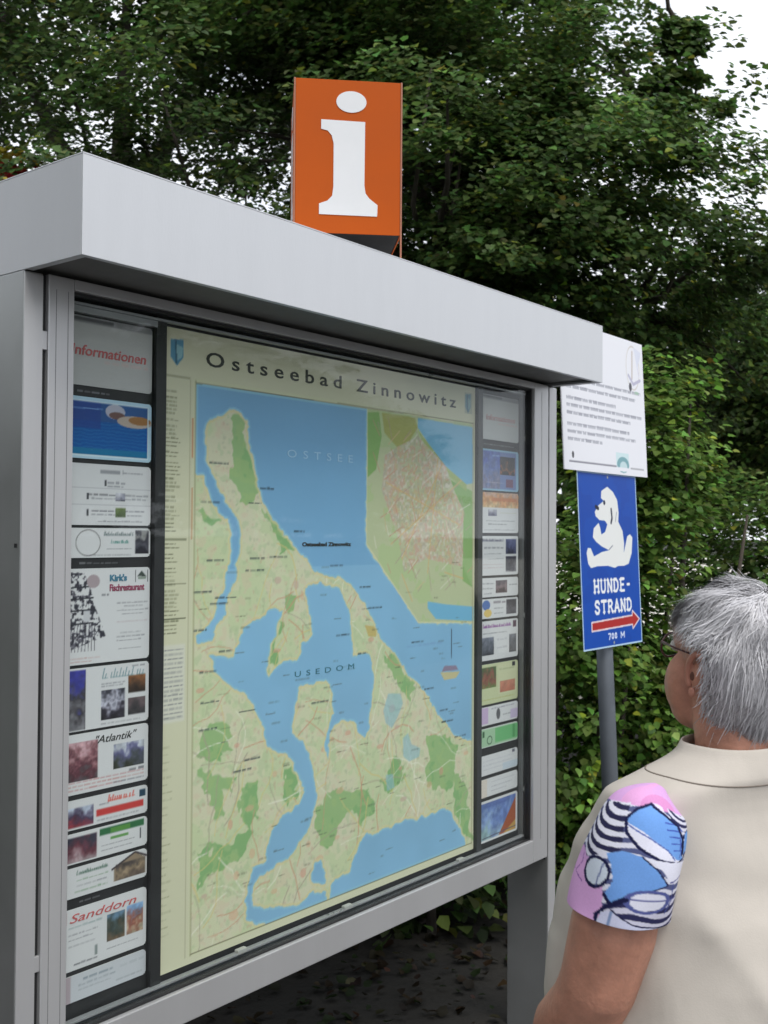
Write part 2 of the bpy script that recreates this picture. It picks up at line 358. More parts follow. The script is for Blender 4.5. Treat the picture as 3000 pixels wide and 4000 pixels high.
# ---- hedges and shrubs: leaves in a thick uneven shell round boxes, on stems
def shrub(name, label, cat, base, rot, blocks, nspray, per, size, colour, seed, spray_r=.16, yellow=.06, depth=.35, stems=14, group=None, wid=.5):
    rng = np.random.default_rng(seed); t = thing(name, label, cat, (base[0], base[1], 0), (0, 0, rot), group)
    cs = []; os = []
    area = np.array([(b[3]*b[4]+b[3]*b[5]+b[4]*b[5]) for b in blocks]); cnt = (nspray*area/area.sum()).astype(int)
    for b, k in zip(blocks, cnt):
        h = np.array(b[3:6]); u = unit(rng, k); q = np.sign(u)*np.abs(u)**.55; q /= np.abs(q).max(1, keepdims=True)*.72+.28*np.linalg.norm(q, axis=1, keepdims=True)
        d = 1-depth*rng.random(k)**1.6; bump = 1+.10*np.sin(u[:, 0]*9+b[0]*7)*np.sin(u[:, 2]*8+b[1]*5)
        cs.append(np.array(b[:3])+q*h*(d*bump)[:, None]); os.append(q/np.linalg.norm(q, axis=1, keepdims=True))
    cent = np.concatenate(cs); outw = np.concatenate(os); k = cent[:, 2] > .05; cent = cent[k]; outw = outw[k]
    rad = spray_r*(.6+.8*rng.random(len(cent)))
    P, N, D, S, Cc = sprays(cent, outw, rng, per, rad, size, colour, .3, yellow, flat=.7)
    c = link('foliage', leaf_mesh('foliage', P, N, D, S, Cc, wid), M_LEAF, t); c['kind'] = 'stuff'
    lim = []
    for i in range(stems):
        b = blocks[rng.integers(len(blocks))]; x = b[0]+(rng.random()-.5)*b[3]*1.2; y = b[1]+(rng.random()-.5)*b[4]*1.2
        e = (x+rng.normal(0, .12), y+rng.normal(0, .12), b[2]+b[5]*.45); lim.append(([(x, y, -.02), ((x+e[0])/2+rng.normal(0, .05), (y+e[1])/2, e[2]*.5), e], [.022, .016, .006]))
    link('stems', tubes_mesh('stems', lim, 6), M_BARK, t); return t
shrub('columnar_shrub', 'tall bright green leafy shrub directly behind the white notice and blue sign', 'shrub', (3.62, .62), 0,
      [(-.02, .03, 1.2, .32, .36, 1.22), (.03, -.04, 2.12, .2, .2, .38), (-.3, .25, .8, .4, .4, .85), (.1, 0, .6, .42, .4, .7)], 700, 44, .04, (.125, .215, .045), 21, spray_r=.14, depth=.5, yellow=.02)
shrub('clipped_hedge', 'long clipped green hedge with a level top beyond the blue sign', 'hedge', (4.95, .85), -.67,
      [(.7, 0, 1.0, .9, .4, .98), (2.2, .05, .98, 1.0, .4, .98), (3.8, 0, 1.0, 1.0, .42, .98)], 1750, 40, .043, (.07, .12, .028), 23, yellow=.02, spray_r=.16, depth=.5, stems=26)
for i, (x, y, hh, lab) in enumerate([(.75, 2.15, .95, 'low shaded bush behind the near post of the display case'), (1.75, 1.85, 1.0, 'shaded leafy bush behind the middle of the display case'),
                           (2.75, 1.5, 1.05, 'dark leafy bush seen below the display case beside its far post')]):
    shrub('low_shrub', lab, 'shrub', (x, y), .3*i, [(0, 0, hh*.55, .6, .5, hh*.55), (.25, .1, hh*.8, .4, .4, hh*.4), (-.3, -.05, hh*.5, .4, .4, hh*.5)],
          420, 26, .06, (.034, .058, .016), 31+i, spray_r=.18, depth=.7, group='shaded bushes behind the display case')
shrub('added_dark_hedge', 'mostly hidden tall hedge added behind the near half to darken the posts', 'hedge', (-2.4, 2.9), 0,
      [(-2.2, 0, 1.3, 1.2, .5, 1.3), (-.4, .1, 1.3, 1.2, .5, 1.3), (1.5, 0, 1.25, 1.1, .5, 1.25)], 900, 26, .075, (.035, .06, .018), 41, spray_r=.22, depth=.6, yellow=.01, stems=20)  # mostly hidden hedge, added so the post sides turn dark
def red_shrub():
    rng = np.random.default_rng(77); t = thing('red_leaf_shrub', 'tall shrub with red and yellow leaf tips peeping over the canopy end', 'shrub', (3.25, 5.60, 0))
    n = 60; cent = np.array([[0, 0, 4.2]])+unit(rng, n)*rng.random((n, 1))**.5*np.array([[.3, .3, .3]])
    P, N, D, S, Cc = sprays(cent, unit(rng, n), rng, 24, np.full(n, .16), .08, (.3, .03, .03), .3, 0)
    y = P[:, 2] > 4.36; Cc[y] = leaf_cols(int(y.sum()), rng, (.32, .26, .03), .3, 0)
    c = link('crown', leaf_mesh('crown', P, N, D, S, Cc), M_LEAF, t); c['kind'] = 'stuff'
    link('trunk', tubes_mesh('trunk', [([(0, 0, -.03), (.04, 0, 1.6), (0, .03, 3.2), (.05, 0, 4.3)], [.05, .042, .03, .01])]+[([(0, 0, 3.3), (a*.12, b*.12, 3.7), (a*.25, b*.25, 4.2)], [.02, .014, .005]) for a, b in ((1, 0), (-1, .3), (.2, 1), (0, -1))], 8), M_BARK, t)
red_shrub()

def litter():
    rng = np.random.default_rng(55); n = 3200; x = rng.uniform(-.5, 5.2, n); y = rng.uniform(.05, 2.6, n)
    P = np.stack([x, y, .012+.012*rng.random(n)], 1); N = np.array([[0, 0, 1.0]])+unit(rng, n)*.5; D = unit(rng, n); S = .02+.035*rng.random(n)
    c = np.array([[.03, .022, .013]])*np.exp(rng.normal(0, .5, (n, 1)))*np.exp(rng.normal(0, .15, (n, 3))); g = rng.random(n) < .25; c[g] = np.array([.018, .03, .01])
    o = link('leaf_litter', leaf_mesh('leaf_litter', P, N, D, S, np.clip(c, 0, .4)), M_LEAF); tag(o, 'brown fallen leaves lying on the shaded soil under the display case', 'leaves'); o['kind'] = 'stuff'
litter()

# ================================================================== DISPLAY CASE
M_ALU = mat('silver_painted_metal', (.61, .625, .65), .42, .2, var=.035, scale=9, stretch=(1, 1, .2), bump=.03, bscale=250, rvar=.06)
M_FRAME = mat('anodised_aluminium', (.52, .52, .525), .38, .5, var=.04, scale=5, bump=.04, bscale=180, stretch=(1, 1, .05), rvar=.06)
M_POST = mat('polished_post_metal', (.46, .47, .47), .33, .75, var=.05, scale=6, rvar=.05)
M_BLACK = mat('black_backing', (.018, .019, .021), .55, var=.25, scale=9)
M_GASKET = mat('black_rubber', (.012, .012, .013), .6, var=.2)
M_GREY = mat('grey_side_strip', (.16, .165, .165), .5, var=.08)
M_KNOB = mat('pale_plastic_knob', (.45, .45, .43), .45, var=.1)
M_TRACK = mat('bright_track', (.5, .51, .53), .35, .5, var=.06)
M_INNER = mat('slate_inner_sill', (.16, .18, .21), .45, .2, var=.08)
case = thing('display_case', 'silver metal display case with overhanging canopy and glass door holding the map', 'display case')
ZT, ZB, CD = 2.33, 2.145, .40
can = boxes('canopy', [(0, 2.0, 0, .004, ZB, ZT-.0035), (0, .004, .0045, CD-.0045, ZB, ZT-.0035), (1.996, 2.0, .0045, CD-.0045, ZB, ZT-.0035), (0, 2.0, CD-.004, CD, ZB, ZT-.0035),
             (0, 2.0, 0, CD, ZT-.003, ZT)], M_ALU, case, .0008)
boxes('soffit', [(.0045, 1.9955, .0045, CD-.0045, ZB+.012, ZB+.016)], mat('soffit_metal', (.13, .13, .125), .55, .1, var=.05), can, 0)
boxes('flange', [(.0045, 1.9955, .0045, .016, ZB+.001, ZB+.004), (.0045, .018, .0165, .178, ZB+.001, ZB+.004), (1.982, 1.9955, .0165, .178, ZB+.001, ZB+.004)], M_ALU, can, 0)
for nm, u0, u1 in (('near', .0005, .0425), ('far', 1.9705, 2.0195)):
    p = boxes('post', [(u0, u1, .1815, .336, -.02, ZB+(.0 if nm == 'near' else -.001))], M_POST, case, .002)
    boxes('cover_strip', [(u0+.001, u1-.001, .1795, .1812, .02, ZB-.004)], M_FRAME, p, .0005)
boxes('screw', [(-.0012, .0, .192, .2, 1.62, 1.628)], M_GASKET, case, .0004)
# door: four rails, gasket, glass
boxes('door_rail', [(.0535, .112, .179, .214, .5915, ZB+.002)], M_FRAME, case, .002)
boxes('door_rail', [(1.875, 1.9645, .179, .214, .5915, ZB+.002)], M_FRAME, case, .002)
boxes('door_rail', [(.1125, 1.8745, .179, .214, .5915, .664)], M_FRAME, case, .002)
boxes('door_rail', [(.1125, 1.8745, .179, .214, 2.126, ZB+.002)], M_FRAME, case, .001)
for x in (.07, .097, 1.92): boxes('groove', [(x, x+.0012, .1786, .1789, .66, 2.12)], M_GREY, case, 0)
boxes('gasket', [(.1125, .117, .19, .2105, .6645, 2.1255), (1.870, 1.8745, .19, .2105, .6645, 2.1255), (.1175, 1.8695, .19, .2105, .6645, .668), (.1175, 1.8695, .19, .2105, 2.120, 2.1255)], M_GASKET, case, 0)
gl = boxes('glass_pane', [(.1172, 1.8698, .198, .202, .6682, 2.1198)], glass_mat(), case, 0)
for u0, u1, zs in ((.0428, .0532, ((2.0, 2.036), (.815, .845))), (1.9648, 1.9702, ((2.035, 2.06), (.86, .885)))):
    boxes('slot_shade_liner', [(u0+.0002, u1-.0002, .189, .23, .5805, ZB-.001)], M_GASKET, case, 0)  # black liner stands in for the shade inside the door slot
    for a, b in zs: boxes('hinge', [(u0, u1, .182, .1888, a, b)], M_FRAME, case, .001)
# body
boxes('back_panel', [(.045, 1.97, .236, .246, .6, 2.143)], M_BLACK, case, 0)
boxes('rear_cover', [(.045, 1.97, .318, .334, .6, 2.143)], M_FRAME, case, .001)
boxes('floor_tray', [(.0532, 1.9638, .2145, .3175, .592, .6)], M_FRAME, case, 0)
boxes('sill', [(.0535, 1.964, .2146, .2355, .6005, .664)], M_INNER, case, .001)
boxes('track', [(.117, 1.889, .212, .226, .672, .677)], M_TRACK, case, .0005)
boxes('track', [(.117, 1.889, .212, .226, 2.1085, 2.1135)], M_TRACK, case, .0005)
boxes('header_rail', [(.0535, .352, .218, .2355, 2.095, 2.108)], M_TRACK, case, .0005)
for x in (.60, .98, 1.50): boxes('clip', [(x, x+.03, .211, .224, .6725, .684)], M_KNOB, case, .002)
boxes('divider', [(.3525, .381, .222, .2355, .666, 2.128)], M_BLACK, case, .001)
boxes('divider', [(1.6105, 1.6365, .222, .2355, .666, 2.128)], mat('dark_divider', (.035, .037, .04), .45, var=.1), case, .001)
st = boxes('side_strip', [(1.872, 1.9638, .2165, .2355, .666, 2.128)], M_GREY, case, .001)
def disc(name, x, y, z, r, t, m, parent):
    v, f = tube([(x, y, z), (x, y-t*.8, z), (x, y-t, z)], [r, r, r*.75], 20); return link(name, mesh_np(name, v, f, False), m, parent)
for z in (.824, 1.389, 1.965): disc('knob', 1.884, .2164, z, .012, .006, M_KNOB, st)

# ---- the map poster
PAPER = attr_mat('printed_paper', .42, 'print', spec=.35)
BLK = mat('printed_black', (.03, .032, .03), .5, var=.1)
CREAM = (217, 215, 186); WAT = (134, 188, 222); FOR = (150, 188, 126); LAND = (218, 219, 184)
MAPW = [[(0.076,0.911),(0.301,0.915),(0.572,0.919),(0.572,0.66),(0.765,0.501),(0.993,0.484),(0.995,0.221),(0.92,0.253),(0.842,0.31),(0.804,0.352),(0.739,0.391),(0.669,0.447),(0.61,0.495),(0.585,0.528),(0.553,0.56),(0.513,0.587),(0.46,0.601),(0.402,0.611),(0.38,0.632),(0.345,0.653),(0.304,0.685),(0.264,0.717),(0.238,0.759),(0.225,0.798),(0.212,0.829),(0.205,0.867),(0.186,0.881),(0.15,0.877),(0.109,0.86),(0.096,0.837),(0.099,0.792),(0.119,0.77),(0.134,0.747),(0.161,0.719),(0.191,0.698),(0.194,0.673),(0.185,0.635),(0.18,0.604),(0.166,0.582),(0.149,0.544),(0.134,0.528),(0.118,0.505),(0.086,0.502),(0.083,0.514),(0.114,0.531),(0.125,0.545),(0.137,0.575),(0.154,0.597),(0.162,0.643),(0.168,0.681),(0.157,0.7),(0.129,0.722),(0.107,0.748),(0.091,0.769),(0.079,0.784)],[(0.11,0.483),(0.138,0.479),(0.173,0.473),(0.186,0.488),(0.195,0.508),(0.207,0.524),(0.238,0.533),(0.265,0.546),(0.297,0.552),(0.309,0.546),(0.304,0.531),(0.294,0.519),(0.289,0.502),(0.28,0.486),(0.268,0.467),(0.265,0.449),(0.274,0.433),(0.291,0.449),(0.319,0.457),(0.348,0.458),(0.361,0.469),(0.363,0.484),(0.4,0.5),(0.388,0.531),(0.377,0.554),(0.372,0.584),(0.387,0.591),(0.418,0.588),(0.461,0.586),(0.481,0.577),(0.497,0.558),(0.518,0.536),(0.523,0.511),(0.523,0.483),(0.532,0.455),(0.582,0.451),(0.591,0.436),(0.6,0.412),(0.598,0.377),(0.592,0.342),(0.588,0.305),(0.567,0.294),(0.546,0.31),(0.541,0.329),(0.496,0.332),(0.468,0.324),(0.456,0.307),(0.449,0.27),(0.441,0.291),(0.448,0.322),(0.464,0.351),(0.46,0.379),(0.455,0.406),(0.416,0.414),(0.362,0.41),(0.353,0.383),(0.339,0.348),(0.343,0.33),(0.372,0.311),(0.391,0.287),(0.403,0.252),(0.419,0.208),(0.405,0.178),(0.398,0.157),(0.367,0.135),(0.345,0.12),(0.308,0.112),(0.279,0.102),(0.251,0.1),(0.234,0.086),(0.234,0.056),(0.28,0.037),(0.327,0.031),(0.365,0.029),(0.391,0.038),(0.403,0.04),(0.447,0.033),(0.451,0.021),(0.346,0.022),(0.217,0.033),(0.212,0.049),(0.218,0.085),(0.223,0.106),(0.23,0.121),(0.268,0.122),(0.271,0.143),(0.285,0.17),(0.318,0.193),(0.362,0.205),(0.376,0.219),(0.366,0.243),(0.343,0.271),(0.324,0.289),(0.291,0.307),(0.268,0.316),(0.261,0.336),(0.251,0.358),(0.23,0.385),(0.207,0.408),(0.174,0.42),(0.151,0.438),(0.129,0.46)],[(0.967,0.024),(0.929,0.065),(0.897,0.097),(0.866,0.107),(0.816,0.108),(0.767,0.107),(0.701,0.114),(0.664,0.108),(0.576,0.11),(0.555,0.098),(0.542,0.083),(0.516,0.053),(0.463,0.046),(0.449,0.021),(0.64,0.016),(0.674,0.015),(0.817,0.013),(0.967,0.014)],[(0.406,0.089),(0.43,0.091),(0.446,0.07),(0.443,0.048),(0.407,0.051),(0.399,0.071)],[(0.652,0.369),(0.698,0.364),(0.707,0.344),(0.689,0.321),(0.667,0.3),(0.644,0.312),(0.635,0.337)],[(0.708,0.275),(0.727,0.283),(0.741,0.259),(0.775,0.247),(0.77,0.23),(0.732,0.226),(0.709,0.239)],[(0.645,0.212),(0.672,0.21),(0.677,0.183),(0.65,0.18)]]
INSET = [(0.572,0.919),(0.989,0.921),(0.993,0.489),(0.765,0.501),(0.572,0.66)]
INW = [[(0.758,0.915),(0.992,0.912),(0.993,0.791),(0.962,0.787),(0.872,0.822),(0.803,0.864),(0.758,0.895)],[(0.801,0.542),(0.875,0.533),(0.996,0.523),(0.996,0.492),(0.835,0.504),(0.801,0.528)]]
INF = [[(0.573,0.911),(0.613,0.915),(0.623,0.869),(0.604,0.804),(0.575,0.787)],[(0.623,0.915),(0.747,0.914),(0.758,0.895),(0.726,0.865),(0.679,0.851),(0.633,0.876)],[(0.896,0.793),(0.987,0.773),(0.989,0.565),(0.946,0.581),(0.95,0.73),(0.908,0.773)],[(0.759,0.89),(0.803,0.864),(0.872,0.822),(0.962,0.787),(0.962,0.772),(0.872,0.807),(0.792,0.846)]]
INT = [[(0.634,0.832),(0.679,0.851),(0.759,0.878),(0.872,0.822),(0.908,0.773),(0.95,0.73),(0.945,0.611),(0.874,0.618),(0.794,0.63),(0.708,0.604),(0.686,0.67),(0.624,0.764)]]
FOREST = [[(0.09,0.36),(0.16,0.37),(0.17,0.33),(0.12,0.31),(0.09,0.33)],[(0.2,0.25),(0.24,0.26),(0.25,0.2),(0.21,0.19)],[(0.62,0.2),(0.68,0.24),(0.72,0.2),(0.66,0.17)],[(0.155,0.872),(0.193,0.871),(0.207,0.841),(0.235,0.749),(0.209,0.727),(0.179,0.733),(0.172,0.778),(0.165,0.838)],[(0.239,0.724),(0.263,0.72),(0.349,0.652),(0.313,0.648),(0.277,0.678)],[(0.633,0.452),(0.697,0.437),(0.759,0.373),(0.731,0.351),(0.679,0.385),(0.643,0.418)],[(0.794,0.265),(0.854,0.267),(0.933,0.226),(0.907,0.186),(0.902,0.148),(0.825,0.155),(0.79,0.19),(0.81,0.225)],[(0.449,0.214),(0.593,0.196),(0.602,0.148),(0.551,0.138),(0.513,0.163),(0.473,0.136),(0.462,0.109),(0.426,0.122),(0.41,0.176)],[(0.902,0.187),(0.961,0.152),(0.983,0.122),(0.984,0.021),(0.967,0.032),(0.908,0.105)],[(0.102,0.34),(0.143,0.332),(0.141,0.312),(0.112,0.312)],[(0.096,0.298),(0.177,0.282),(0.174,0.255),(0.144,0.262),(0.145,0.231),(0.155,0.205),(0.126,0.21),(0.116,0.254)],[(0.313,0.275),(0.343,0.269),(0.366,0.221),(0.325,0.221),(0.313,0.247)],[(0.086,0.179),(0.146,0.163),(0.188,0.178),(0.215,0.194),(0.222,0.167),(0.206,0.141),(0.176,0.134),(0.14,0.137),(0.114,0.131),(0.087,0.114)],[(0.318,0.582),(0.354,0.568),(0.34,0.542),(0.318,0.535),(0.311,0.556)],[(0.27,0.469),(0.294,0.514),(0.308,0.518),(0.294,0.485),(0.274,0.44)],[(0.086,0.709),(0.101,0.715),(0.138,0.697),(0.101,0.687)]]
YL = [[(0.568,0.506),(0.611,0.501),(0.607,0.482),(0.581,0.484)],[(0.433,0.607),(0.465,0.607),(0.461,0.598),(0.437,0.598)]]
TXT = [(0.096,0.585),(0.154,0.574),(0.137,0.565),(0.23,0.617),(0.297,0.639),(0.126,0.635),(0.237,0.637),(0.472,0.621),(0.568,0.579),(0.603,0.538),(0.494,0.492),(0.561,0.453),(0.424,0.376),(0.111,0.456),(0.117,0.407),(0.213,0.383),(0.112,0.364),(0.228,0.301),(0.091,0.524),(0.154,0.486),(0.202,0.286),(0.808,0.364),(0.869,0.314),(0.885,0.289),(0.938,0.251),(0.763,0.462),(0.262,0.756),(0.356,0.683),(0.134,0.793),(0.229,0.73),(0.113,0.729)]
def map_poster():
    w, h = 1.223, 1.416; c = Canvas(w, h, 430, CREAM); sc = lambda P: [(a*w, b*h) for a, b in P]
    c.rect(.07*w, .012*h, .995*w, .925*h, LAND)
    n1 = c.noise(14, 1, 4); n2 = c.noise(60, 2, 2); n3 = c.noise(110, 3, 2); area = (c.X > .076*w) & (c.X < .99*w) & (c.Y > .016*h) & (c.Y < .918*h)
    c.put(area & (n1 > .54), (202, 216, 170), .6); c.put(area & (n1 < .42), (222, 216, 190), .6)
    c.put(area & (n2 > .68), (224, 204, 178), .45); c.put(area & (n2 < .33), (190, 206, 164), .5); c.put(area & (n3 > .78), (206, 172, 150), .4)
    c.put(area & (n3 < .22), (165, 172, 145), .3)
    wp = ((c.noise(34, 61, 3)-.5)*.055, (c.noise(34, 62, 3)-.5)*.055); ws = ((c.noise(50, 63, 3)-.5)*.022, (c.noise(50, 64, 3)-.5)*.022)
    for P in FOREST:
        m = c.mask(sc(P), wp); c.put(m, FOR, .85); c.put(m & (n1 > .55), (136, 182, 122), .7); c.put(m & (n2 > .62), (168, 196, 134), .7)
    for P in YL: c.poly(sc(P), (205, 178, 105), .8)
    r = random.Random(5); marg = c.I.copy()
    for i in range(150):                                    # roads
        x = r.uniform(.08, .98)*w; y = r.uniform(.02, .6)*h; a = r.uniform(0, 6.3); pts = [(x, y)]
        for k in range(6): a += r.uniform(-.5, .5); x += .03*math.cos(a); y += .03*math.sin(a); pts.append((x, y))
        c.line(pts, r.choice([.0022, .0028, .0036]), r.choice([(214, 160, 132), (226, 206, 140), (178, 166, 148), (240, 238, 220)]), .75)
    for i in range(60): c.ell(r.uniform(.08, .98)*w, r.uniform(.03, .6)*h, r.uniform(.006, .016), r.uniform(.005, .012), r.choice([(222, 160, 140), (228, 182, 150), (206, 170, 160)]), .55)
    c.I[~area] = marg[~area]; W_ = np.zeros(c.X.shape, bool)
    ext = lambda P: [(.05 if a < .08 else 1.03 if a > .985 else a, .96 if b > .9 else -.02 if b < .0225 else b) for a, b in P]
    for P in MAPW[4:]: c.poly(sc(P), (150, 196, 214), .6)
    for P in MAPW[:4]: W_ |= c.mask(sc(ext(P)), ws)
    W_ &= area
    shore = np.zeros_like(W_); k = 5
    for dx, dy in ((k, 0), (-k, 0), (0, k), (0, -k), (3, 3), (-3, 3), (3, -3), (-3, -3)): shore |= np.roll(np.roll(W_, dx, 1), dy, 0)
    c.put(shore & ~W_ & area, (224, 214, 165), .75)
    inner = W_.copy()
    for dx, dy in ((4, 0), (-4, 0), (0, 4), (0, -4)): inner &= np.roll(np.roll(W_, dx, 1), dy, 0)
    c.put(W_ & area, (150, 200, 224)); wn = c.noise(5, 9, 3)[..., None]
    c.put(inner & area, np.array(WAT)[None, None]*(.94+.12*wn)+np.array([6, 0, 0])); c.put(inner & area & (c.Y > .62*h), (120, 172, 214), .6)
    m = c.mask(sc(INSET)); c.put(m, (198, 205, 165)); c.put(m & (n1 > .52), (186, 206, 150), .7)
    for i, P in enumerate(INF): c.poly(sc(P), [(138, 182, 104), (176, 176, 100), (142, 182, 110), (170, 190, 120)][i], .9)
    for P in INT:
        m2 = c.mask(sc(P)); c.put(m2, (205, 196, 172)); sp = c.noise(130, 21, 1); sq = c.noise(150, 22, 1)
        c.put(m2 & (n1 > .5), (196, 204, 160), .6); c.put(m2 & (sp > .64), (214, 162, 148), .5); c.put(m2 & (sp < .3), (180, 172, 158), .4); c.put(m2 & (sq > .74), (228, 220, 206), .6); c.put(m2 & (sq < .22), (218, 188, 142), .45)
    for x0, y0, x1, y1 in ((.66, .66, .95, .80), (.70, .63, .86, .83), (.64, .78, .93, .70), (.80, .60, .84, .84), (.70, .60, .74, .545), (.87, .60, .95, .585)): c.line([(x0*w, y0*h), (x1*w, y1*h)], .004, (222, 186, 130), .8)
    mi = c.mask(sc(INSET)); keep_ = c.I.copy(); rr_ = random.Random(77)
    for i in range(95):
        x = rr_.uniform(.60, .97)*w; y = rr_.uniform(.56, .88)*h; a = rr_.choice([.55, 2.1, .7, 1.95])+rr_.uniform(-.2, .2); l = rr_.uniform(.02, .07)
        c.line([(x, y), (x+l*math.cos(a), y+l*math.sin(a))], .0028, rr_.choice([(212, 150, 132), (224, 190, 150), (236, 230, 214), (186, 160, 150)]), .75)
    c.I[~mi] = keep_[~mi]
    for P in INW: c.poly(sc(P), (124, 188, 222))
    P = sc(INSET); c.line(P+[P[0]], .004, (226, 220, 178))
    for i, (a, b) in enumerate(TXT):
        l = r.uniform(.03, .055); c.words((a-l/2)*w, (a+l/2)*w, b*h, .0042, (40, 52, 60), .75, i)
    for i in range(120):
        a = r.uniform(.08, .95); b = r.uniform(.03, .62); l = r.uniform(.012, .03)
        c.words(a*w, (a+l)*w, b*h, .003, (70, 72, 62), .5, 100+i)
    # sailing boat in the corner of the sea
    c.line([(.899*w, .48*h), (.9*w, .42*h)], .004, (60, 75, 95)); c.poly(sc([(.853, .393), (.937, .388), (.92, .376), (.87, .376)]), (205, 195, 150)); c.poly(sc([(.87, .405), (.92, .402), (.93, .392), (.86, .394)]), (150, 120, 140), .8)
    c.words(.72*w, .86*w, .455*h, .006, (130, 165, 210), .6, 3)
    # margins: frame lines, index column
    for x in (.062, .0745, .9905): c.line([(x*w, .013*h), (x*w, .922*h)], .0022, (150, 145, 112), .8)
    c.line([(.0745*w, .918*h), (.9905*w, .921*h)], .0025, (110, 110, 90), .8); c.line([(.0745*w, .015*h), (.9905*w, .015*h)], .0025, (110, 105, 80), .8)
    c.line([(.068*w, .86*h), (.068*w, .80*h)], .005, (205, 130, 90), .8); c.line([(.068*w, .75*h), (.068*w, .67*h)], .004, (200, 130, 90), .6); c.line([(.002*w, .924*h), (.06*w, .924*h)], .003, (130, 128, 100), .8)
    y = .90; i = 0
    while y > .52:
        if abs(y-.669) > .006: c.words(.004*w, (.004+r.choice([.022, .03, .026, .034]))*w, y*h, .003, (95, 98, 72), .75, 300+i)
        y -= .0062*r.choice([1, 1, 1, 1.6]); i += 1
    for yy in (.669, .60, .545): c.line([(.002*w, yy*h), (.055*w, yy*h)], .0025, (90, 95, 70), .9)
    c.rect(.002*w, .385*h, .055*w, .505*h, (222, 220, 205))
    for k in range(16): c.words(.006*w, .05*w, (.392+.007*k)*h, .0032, (90, 95, 105), .6, 500+k)
    for k in range(26): c.words(.004*w, r.uniform(.014, .03)*w, (.06+.0115*k)*h, .0028, (150, 150, 115), .6, 600+k)
    # crests beside the title
    for a, bw in ((.014, .030), (.955, .024)):
        c.poly(sc([(a, .981), (a+bw, .983), (a+bw, .955), (a+bw*.5, .94), (a, .953)]), (92, 150, 180)); c.poly(sc([(a+bw*.45, .975), (a+bw, .97), (a+bw*.9, .955), (a+bw*.5, .948)]), (150, 195, 205)); c.line(sc([(a+bw*.4, .98), (a+bw*.45, .945)]), .004, (50, 95, 120))
    c.rect(.952*w, .94*h, .985*w, .985*h, (120, 140, 135), .35)
    o = c.build('map_print', PAPER, None, (0, 0, 0), 0, .97); return o
t = thing('map_poster', 'large printed resort map with blue water, titled Ostseebad Zinnowitz, behind the glass', 'map', (.384, .2325, .688))
boxes('backing_board', [(0, 1.223, .0006, .003, 0, 1.416)], mat('cream_board', (.55, .53, .4), .7), t, 0)
mp = map_poster(); mp.parent = t
for s_, a0, a1 in (('Ostseebad', .098, .484), ('Zinnowitz', .533, .914)):
    place_text('title_letter', s_, BLK, t, a0*1.223, a1*1.223, -.0006, .949*1.416, .047, space=1.55, bold=.0006, split=True)
place_text('sea_letter', 'OSTSEE', mat('pale_blue_print', (.4, .62, .8), .5), t, .318*1.223, .523*1.223, -.0006, .813*1.416, .028, space=1.9, split=True)
place_text('town_lettering', 'Ostseebad Zinnowitz', BLK, t, .364*1.223, .519*1.223, -.0006, .657*1.416, .014, bold=.0006)
place_text('lagoon_letter', 'USEDOM', mat('dark_teal_print', (.06, .2, .26), .5), t, .345*1.223, .532*1.223, -.0006, .427*1.416, .02, space=1.9, split=True)

# ---- advertising cards
M_CARD = mat('white_card', (.7, .7, .7), .5)
WH = (222, 222, 224)
def card(nm, label, u0, u1, z0, z1, paint, bg=WH, cat='card', group=None, thick=.0016):
    w, h = u1-u0, z1-z0; t = thing(nm, label, cat, (u0, .2336, z0), group=group)
    bm = bmesh.new(); R = .009; pts = []
    for cx, cy, a0 in ((w-R, R, -90), (w-R, h-R, 0), (R, h-R, 90), (R, R, 180)):
        for k in range(5): a = math.radians(a0+k*22.5); pts.append((cx+R*math.cos(a), cy+R*math.sin(a)))
    fr = [bm.verts.new((x, 0, y)) for x, y in pts]; bk = [bm.verts.new((x, thick, y)) for x, y in pts]
    bm.faces.new(fr); bm.faces.new(bk[::-1])
    for i in range(len(pts)): j = (i+1) % len(pts); bm.faces.new((fr[i], bk[i], bk[j], fr[j]))
    bmesh.ops.recalc_face_normals(bm, faces=bm.faces); me = bpy.data.meshes.new('sheet'); bm.to_mesh(me); bm.free(); link('sheet', me, M_CARD, t)
    c = Canvas(w, h, 120, bg); paint(c, w, h); c.build('print', PAPER, t, (0, -.0005, 0), R, .92)
    return t
DK = (52, 54, 62); GR = (120, 122, 130); RD = (196, 62, 62)
def txt(c, w, h, rows, seed):
    for i, (a, b, y, t_, col) in enumerate(rows): c.words(a*w, b*w, y*h, t_*h, col, .6, seed*31+i)
def script(c, x0, x1, y, hh, col, t_, seed):
    """heading too small to read: uneven pen strokes of letter height, a taller capital first"""
    r = random.Random(seed); x = x0; first = True
    while x < x1:
        wd = hh*r.uniform(.5, .9); A = hh*(2.0 if first else r.choice([.9, 1.0, 1.0, 1.7])); first = False
        c.line([(x, y-.5*hh), (x+.25*A, y-.5*hh+A)], t_*.55, col, .8); c.line([(x+.1*A, y-.5*hh), (x+wd, y-.45*hh)], t_*.5, col, .5)
        x += wd+(hh*.8 if r.random() < .12 else hh*.12)
def p_info(c, w, h): c.rect(0, h*.9, w, h, (150, 150, 152)); c.rect(.02*w, .93*h, .55*w, .975*h, (95, 95, 98)); txt(c, w, h, [(.45, .95, .38, .05, (222, 190, 185)), (.3, .9, .66, .02, (205, 205, 200))], 1)
